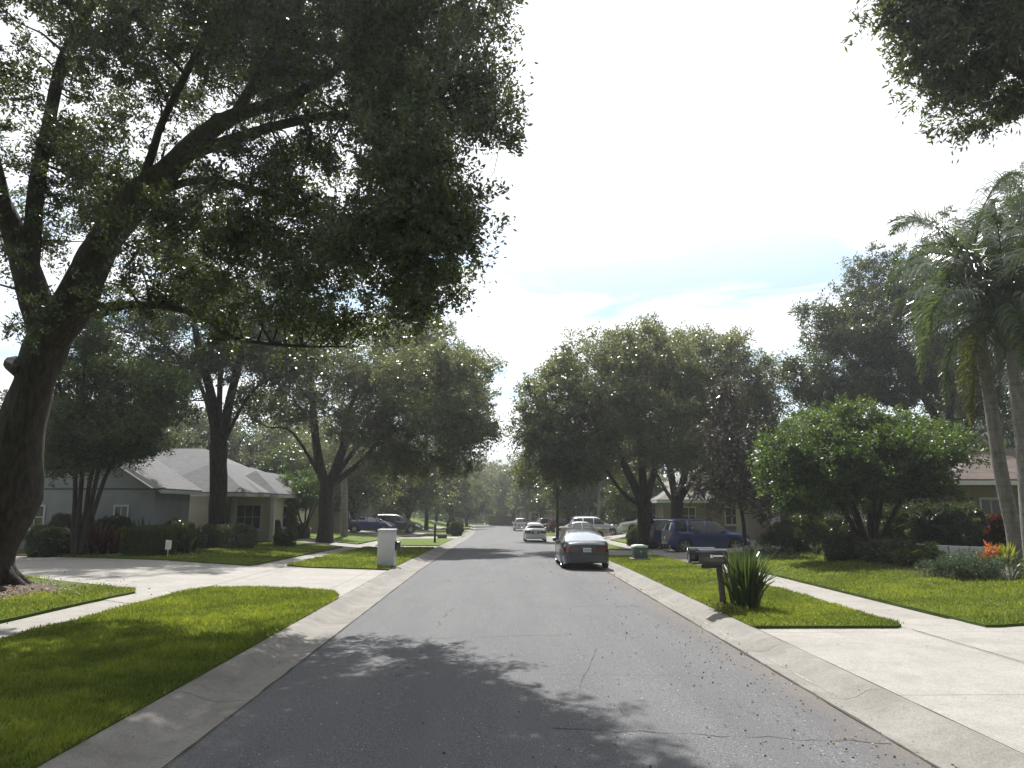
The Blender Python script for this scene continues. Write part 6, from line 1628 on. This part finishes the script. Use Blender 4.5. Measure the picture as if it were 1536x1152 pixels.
# twin black mailboxes on one post
mbx = thing('twin_mailbox', Vector((4.87, 16.65, LT)), 'two black mailboxes side by side on one leaning wood post, with white digits', 'mailbox')
m = MB(); m.tube([(0.03, 0, -0.2), (0.0, 0, 0.4), (-0.05, 0, 1.02)], [0.078, 0.072, 0.068], 9, jitter=0.18); m.build('post', M['old_wood'], mbx, sm=60)
m = MB(); m.box(-0.66, 0.12, -0.20, 0.24, 0.98, 1.025); m.box(-0.42, 0.02, -0.03, 0.05, 0.88, 0.98); m.build('shelf', M['old_wood'], mbx)
def mail_box(parent, ox, oy, ln, w, h, flag):
    prof = [(-w/2, 0), (w/2, 0), (w/2, h*0.55)] + [(w/2*math.cos(a), h*0.55 + h*0.45*math.sin(a)) for a in np.linspace(0.25, PI-0.25, 9)] + [(-w/2, h*0.55)]
    Mx = Matrix.Translation((ox, oy, 1.028)) @ Matrix.Rotation(PI/2, 4, 'Z')
    m = MB(); m.prism(prof, -ln/2, ln/2, Mx); b_ = m.build('box', M['black_metal'], parent, bevel=0.012)
    s = 1.05; m = MB(); m.prism([(x*s, z*s - 0.004) for x, z in prof], ln/2 + 0.002, ln/2 + 0.026, Mx); d = m.build('door', M['black_metal'], b_, bevel=0.006)
    m = MB(); m.box(-0.02, 0.02, ln/2 + 0.027, ln/2 + 0.05, h*0.72, h*0.80, Mx); m.build('handle', M['chrome'], b_, bevel=0.003)
    m = MB(); m.box(ox - 0.06, ox + 0.20, oy - w/2 - 0.022, oy - w/2 - 0.006, 1.028 + h*0.42, 1.028 + h*0.52); m.box(ox - 0.09, ox - 0.035, oy - w/2 - 0.022, oy - w/2 - 0.006, 1.028 + h*0.34, 1.028 + h*0.56)
    m.build('flag', flag, b_)
    return b_
mail_box(mbx, -0.36, 0.20, 0.56, 0.22, 0.30, M['black_metal'])
b2 = mail_box(mbx, -0.20, -0.08, 0.60, 0.25, 0.28, M['chrome'])

# tall white masonry mailbox pillar
wp = thing('mailbox_pillar', Vector((-4.34, 29.2, gz(-4.34, 29.2) + LT - 0.01)), 'tall white masonry mailbox pillar standing at the verge corner', 'mailbox')
m = MB(); m.prism([(-0.34, -0.1), (0.33, -0.1), (0.31, 1.34), (-0.31, 1.37)], -0.31, 0.31); m.build('pillar', M['white_paint'], wp, bevel=0.02)
m = MB(); m.box(-0.335, 0.335, -0.335, 0.335, 1.345, 1.41); m.build('cap', M['white_paint'], wp, bevel=0.012)
prof = [(-0.13, 0), (0.13, 0), (0.13, 0.2)] + [(0.13*math.cos(a), 0.2 + 0.13*math.sin(a)) for a in np.linspace(0.3, PI-0.3, 8)] + [(-0.13, 0.2)]
m = MB(); m.prism(prof, -0.52, -0.30, Matrix.Translation((0, -0.02, 0.62)) @ Matrix.Rotation(PI/2, 4, 'Z')); m.build('mailbox_door', M['black_metal'], wp, bevel=0.012)

# wooden post mailbox further down
wm_ = thing('post_mailbox', Vector((-4.85, 56.5, gz(-4.85, 56.5) + LT)), 'wooden post with a small pale mailbox on top, on the second verge', 'mailbox')
m = MB(); m.box(-0.075, 0.075, -0.075, 0.075, -0.1, 1.30); m.build('post', M['old_wood'], wm_, bevel=0.01)
m = MB(); m.prism([(-0.10, 1.302), (0.10, 1.302), (0.10, 1.45), (0.06, 1.52), (-0.06, 1.52), (-0.10, 1.45)], -0.24, 0.24, Matrix.Rotation(PI/2, 4, 'Z')); m.build('box', M['white_paint'], wm_, bevel=0.01)
# far mailboxes
for x, y, lab in ((5.2, 122, 'dark post mailbox on the grass beyond the white sedan'), (-5.1, 80, 'dark post mailbox by the leafy shrubs on the verge')):
    t = thing('post_mailbox', W(x, y, LT), lab, 'mailbox')
    m = MB(); m.box(-0.06, 0.06, -0.06, 0.06, -0.1, 1.0); m.build('post', M['black_metal'], t)
    m = MB(); m.prism([(-0.13, 1.002), (0.13, 1.002), (0.13, 1.17), (0.08, 1.26), (-0.08, 1.26), (-0.13, 1.17)], -0.28, 0.28, Matrix.Rotation(PI/2, 4, 'Z')); m.build('box', M['black_metal'], t, bevel=0.01)
# dark block on the verge
t = thing('stone_block', W(-5.2, 68.2, 0.02), 'low dark stone block lying beside the third driveway mouth', 'block')
m = MB(); m.box(-0.42, 0.42, -0.3, 0.3, -0.1, 0.36); m.build('block', M['stone_dark'], t, bevel=0.04)
# small white yard sign
t = thing('yard_sign', G(257, 32.3, LT), 'small white yard sign on a thin stake beside the clipped hedge', 'sign')
m = MB(); m.box(-0.015, 0.015, -0.01, 0.01, -0.1, 0.42); m.build('stake', M['chrome'], t)
m = MB(); m.prism([(-0.13, 0.36), (0.10, 0.36), (0.13, 0.46), (0.13, 0.74), (-0.12, 0.76)], -0.018, -0.011); m.build('panel', M['sign_white'], t, bevel=0.002)
m = MB()
for i in range(3): m.box(-0.08, 0.08 - 0.03*i, -0.021, -0.0182, 0.66 - 0.07*i, 0.675 - 0.07*i)
m.build('marking', M['st_grey'], t)
# pale stepping slab by the hedge
t = thing('stepping_stone', G(180, 34.6, 0.03), 'pale flat stone where the driveway meets the planting', 'stone')
m = MB(); m.lathe([(0.02, 0), (0.62, 0), (0.66, 0.03), (0.6, 0.07), (0.02, 0.08)], 11, Matrix.Diagonal((1.1, 0.7, 1, 1))); m.build('slab', M['walk'], t)
# low curved white planter wall
pw = thing('planter_wall', G(1440, 25.6), 'low curved white garden wall behind the junipers', 'wall')
m = MB(); c0 = pw.location
arcp = [(1368, 27.6), (1392, 26.6), (1420, 25.9), (1450, 25.4), (1480, 25.0), (1512, 24.7), (1550, 24.4), (1600, 24.2)]
P = [G(px, Y) - c0 for px, Y in arcp]
for a, b_ in zip(P[:-1], P[1:]):
    d = (b_ - a); n_ = Vector((-d.y, d.x, 0)).normalized() * 0.12; z0 = -0.2
    m.add([a - n_ + Vector((0, 0, z0)), b_ - n_ + Vector((0, 0, z0)), b_ + n_ + Vector((0, 0, z0)), a + n_ + Vector((0, 0, z0)), a - n_ + Vector((0, 0, 0.62)), b_ - n_ + Vector((0, 0, 0.62)), b_ + n_ + Vector((0, 0, 0.62)), a + n_ + Vector((0, 0, 0.62))], [(3,2,1,0),(4,5,6,7),(0,1,5,4),(2,3,7,6)])
m.add([P[0] + Vector((-0.05, -0.12, -0.2)), P[0] + Vector((-0.05, 0.12, -0.2)), P[0] + Vector((-0.05, 0.12, 0.62)), P[0] + Vector((-0.05, -0.12, 0.62))], [(0, 1, 2, 3)])
m.build('wall', M['white_paint'], pw)

# ------------------------------------------------------------------ litter on the road and paving
def road_z(x):
    return lerp_tab(x, prof_z)
prof_z = [(-3.98, 0.046), (-3.76, 0.026), (-3.58, -0.045), (-3.42, -0.074), (-3.02, -0.052), (-1.8, -0.03), (0.4, 0.0), (2.6, -0.03), (3.94, -0.05), (4.26, -0.074), (4.40, -0.045), (4.53, 0.026), (4.74, 0.046)]
n = 1900
y = 4.2 + 34 * rng.random(n) ** 1.5
x = np.where(rng.random(n) < 0.72, 3.9 - np.abs(rng.normal(0, 1.4, n)), rng.uniform(-3.4, 4.6, n))
x = np.where(rng.random(n) < 0.14, rng.normal(4.15, 0.12, n), x)
keep = (x > -3.9) & (x < 4.7); x, y = x[keep], y[keep]; n = len(x)
s = rng.uniform(0.012, 0.038, n) * (1 + y / 30)
z = np.array([road_z(a) for a in x]) + 0.006
pos = np.column_stack([x, y, z + rng.uniform(0, 0.006, n)])
al = np.column_stack([rng.normal(size=(n, 2)), rng.normal(0, 0.2, n)]); no_ = np.column_stack([rng.normal(0, 0.35, (n, 2)), np.ones(n)])
tag(link('leaf_litter', quads_mesh('leaf_litter', leaf_quads(pos, al, no_, s, s * rng.uniform(0.35, 0.8, n))), M['dead_leaf']), kind='stuff')
M['acorn'] = simple('dark acorn', (0.028, 0.022, 0.018), 0.7, vary=0.4, scale=20)
m = MB()
for i in range(170):
    yy = 4.4 + 11 * random.random() ** 1.4; xx = 4.0 - abs(random.gauss(0, 1.15)) if random.random() < 0.85 else random.uniform(-1, 4.6)
    if xx < -3 or xx > 4.7: continue
    r_ = random.uniform(0.006, 0.012); zz = road_z(xx) + r_ * 0.6
    a = random.uniform(0, PI)
    vs = [(xx + r_*1.5*math.cos(a), yy + r_*1.5*math.sin(a), zz), (xx - r_*math.sin(a), yy + r_*math.cos(a), zz), (xx - r_*1.5*math.cos(a), yy - r_*1.5*math.sin(a), zz), (xx + r_*math.sin(a), yy - r_*math.cos(a), zz), (xx, yy, zz + r_), (xx, yy, zz - r_)]
    m.add(vs, [(0, 1, 4), (1, 2, 4), (2, 3, 4), (3, 0, 4), (1, 0, 5), (2, 1, 5), (3, 2, 5), (0, 3, 5)])
tag(m.build('acorn_litter', M['acorn']), kind='stuff')
M['bit'] = simple('pale chip', (0.42, 0.40, 0.36), 0.8, vary=0.3, scale=20)
n = 420
y = 4.4 + 26 * rng.random(n) ** 1.4; x = rng.uniform(-2.9, 4.4, n); s = rng.uniform(0.012, 0.03, n) * (1 + y / 35)
pos = np.column_stack([x, y, np.array([road_z(a) for a in x]) + 0.007]); al = np.column_stack([rng.normal(size=(n, 2)), np.zeros(n)])
tag(link('pale_chip_litter', quads_mesh('pale_chip_litter', leaf_quads(pos, al, np.tile([0.0, 0.1, 1.0], (n, 1)), s, s*0.6)), M['bit']), kind='stuff')

# ------------------------------------------------------------------ the air
m = bpy.data.materials.new('haze'); m.use_nodes = True; nt = m.node_tree
for nd in list(nt.nodes):
    if nd.type != 'OUTPUT_MATERIAL': nt.nodes.remove(nd)
pv = nt.nodes.new('ShaderNodeVolumePrincipled'); pv.inputs['Density'].default_value = 0.0006; pv.inputs['Color'].default_value = (0.93, 0.96, 1.0, 1); pv.inputs['Anisotropy'].default_value = 0.55
nt.links.new(pv.outputs['Volume'], nt.nodes['Material Output'].inputs['Volume'])
hb = MB(); hb.box(-1600, 1600, -260, 2100, -4.0, 30.0); tag(hb.build('haze', m), kind='stuff')
cy.volume_bounces = 0

def scatter_leaves(name, cx, cy_, rx, ry, n, smin, smax, mat, zoff):
    x = rng.normal(cx, rx, n); y = rng.normal(cy_, ry, n); s = rng.uniform(smin, smax, n)
    z = np.array([gz(a, b) for a, b in zip(x, y)]) + zoff + rng.uniform(0, 0.02, n)
    al = np.column_stack([rng.normal(size=(n, 2)), rng.normal(0, 0.25, n)]); no_ = np.column_stack([rng.normal(0, 0.5, (n, 2)), np.ones(n)])
    return tag(link(name, quads_mesh(name, leaf_quads(np.column_stack([x, y, z]), al, no_, s, s*0.5)), mat), kind='stuff')
scatter_leaves('leaf_litter', -14.2, 19.4, 1.7, 1.5, 5200, 0.05, 0.11, M['dead_leaf'], LT + 0.022)
scatter_leaves('leaf_litter', 17.0, 22.0, 2.6, 1.6, 2200, 0.05, 0.10, M['dead_leaf'], LT + 0.025)
for (cx, c2, rx, ry, n) in ((-6.2, 12, 1.6, 5, 160), (6.2, 24, 1.0, 6, 120), (13, 20, 2.6, 3.5, 160)):
    scatter_leaves('leaf_litter', cx, c2, rx, ry, n, 0.03, 0.06, M['dead_leaf'], LT + 0.03)

# tidy: drop the helper marks on the copied trees
for o in COL.objects:
    if '_used' in o: del o['_used']
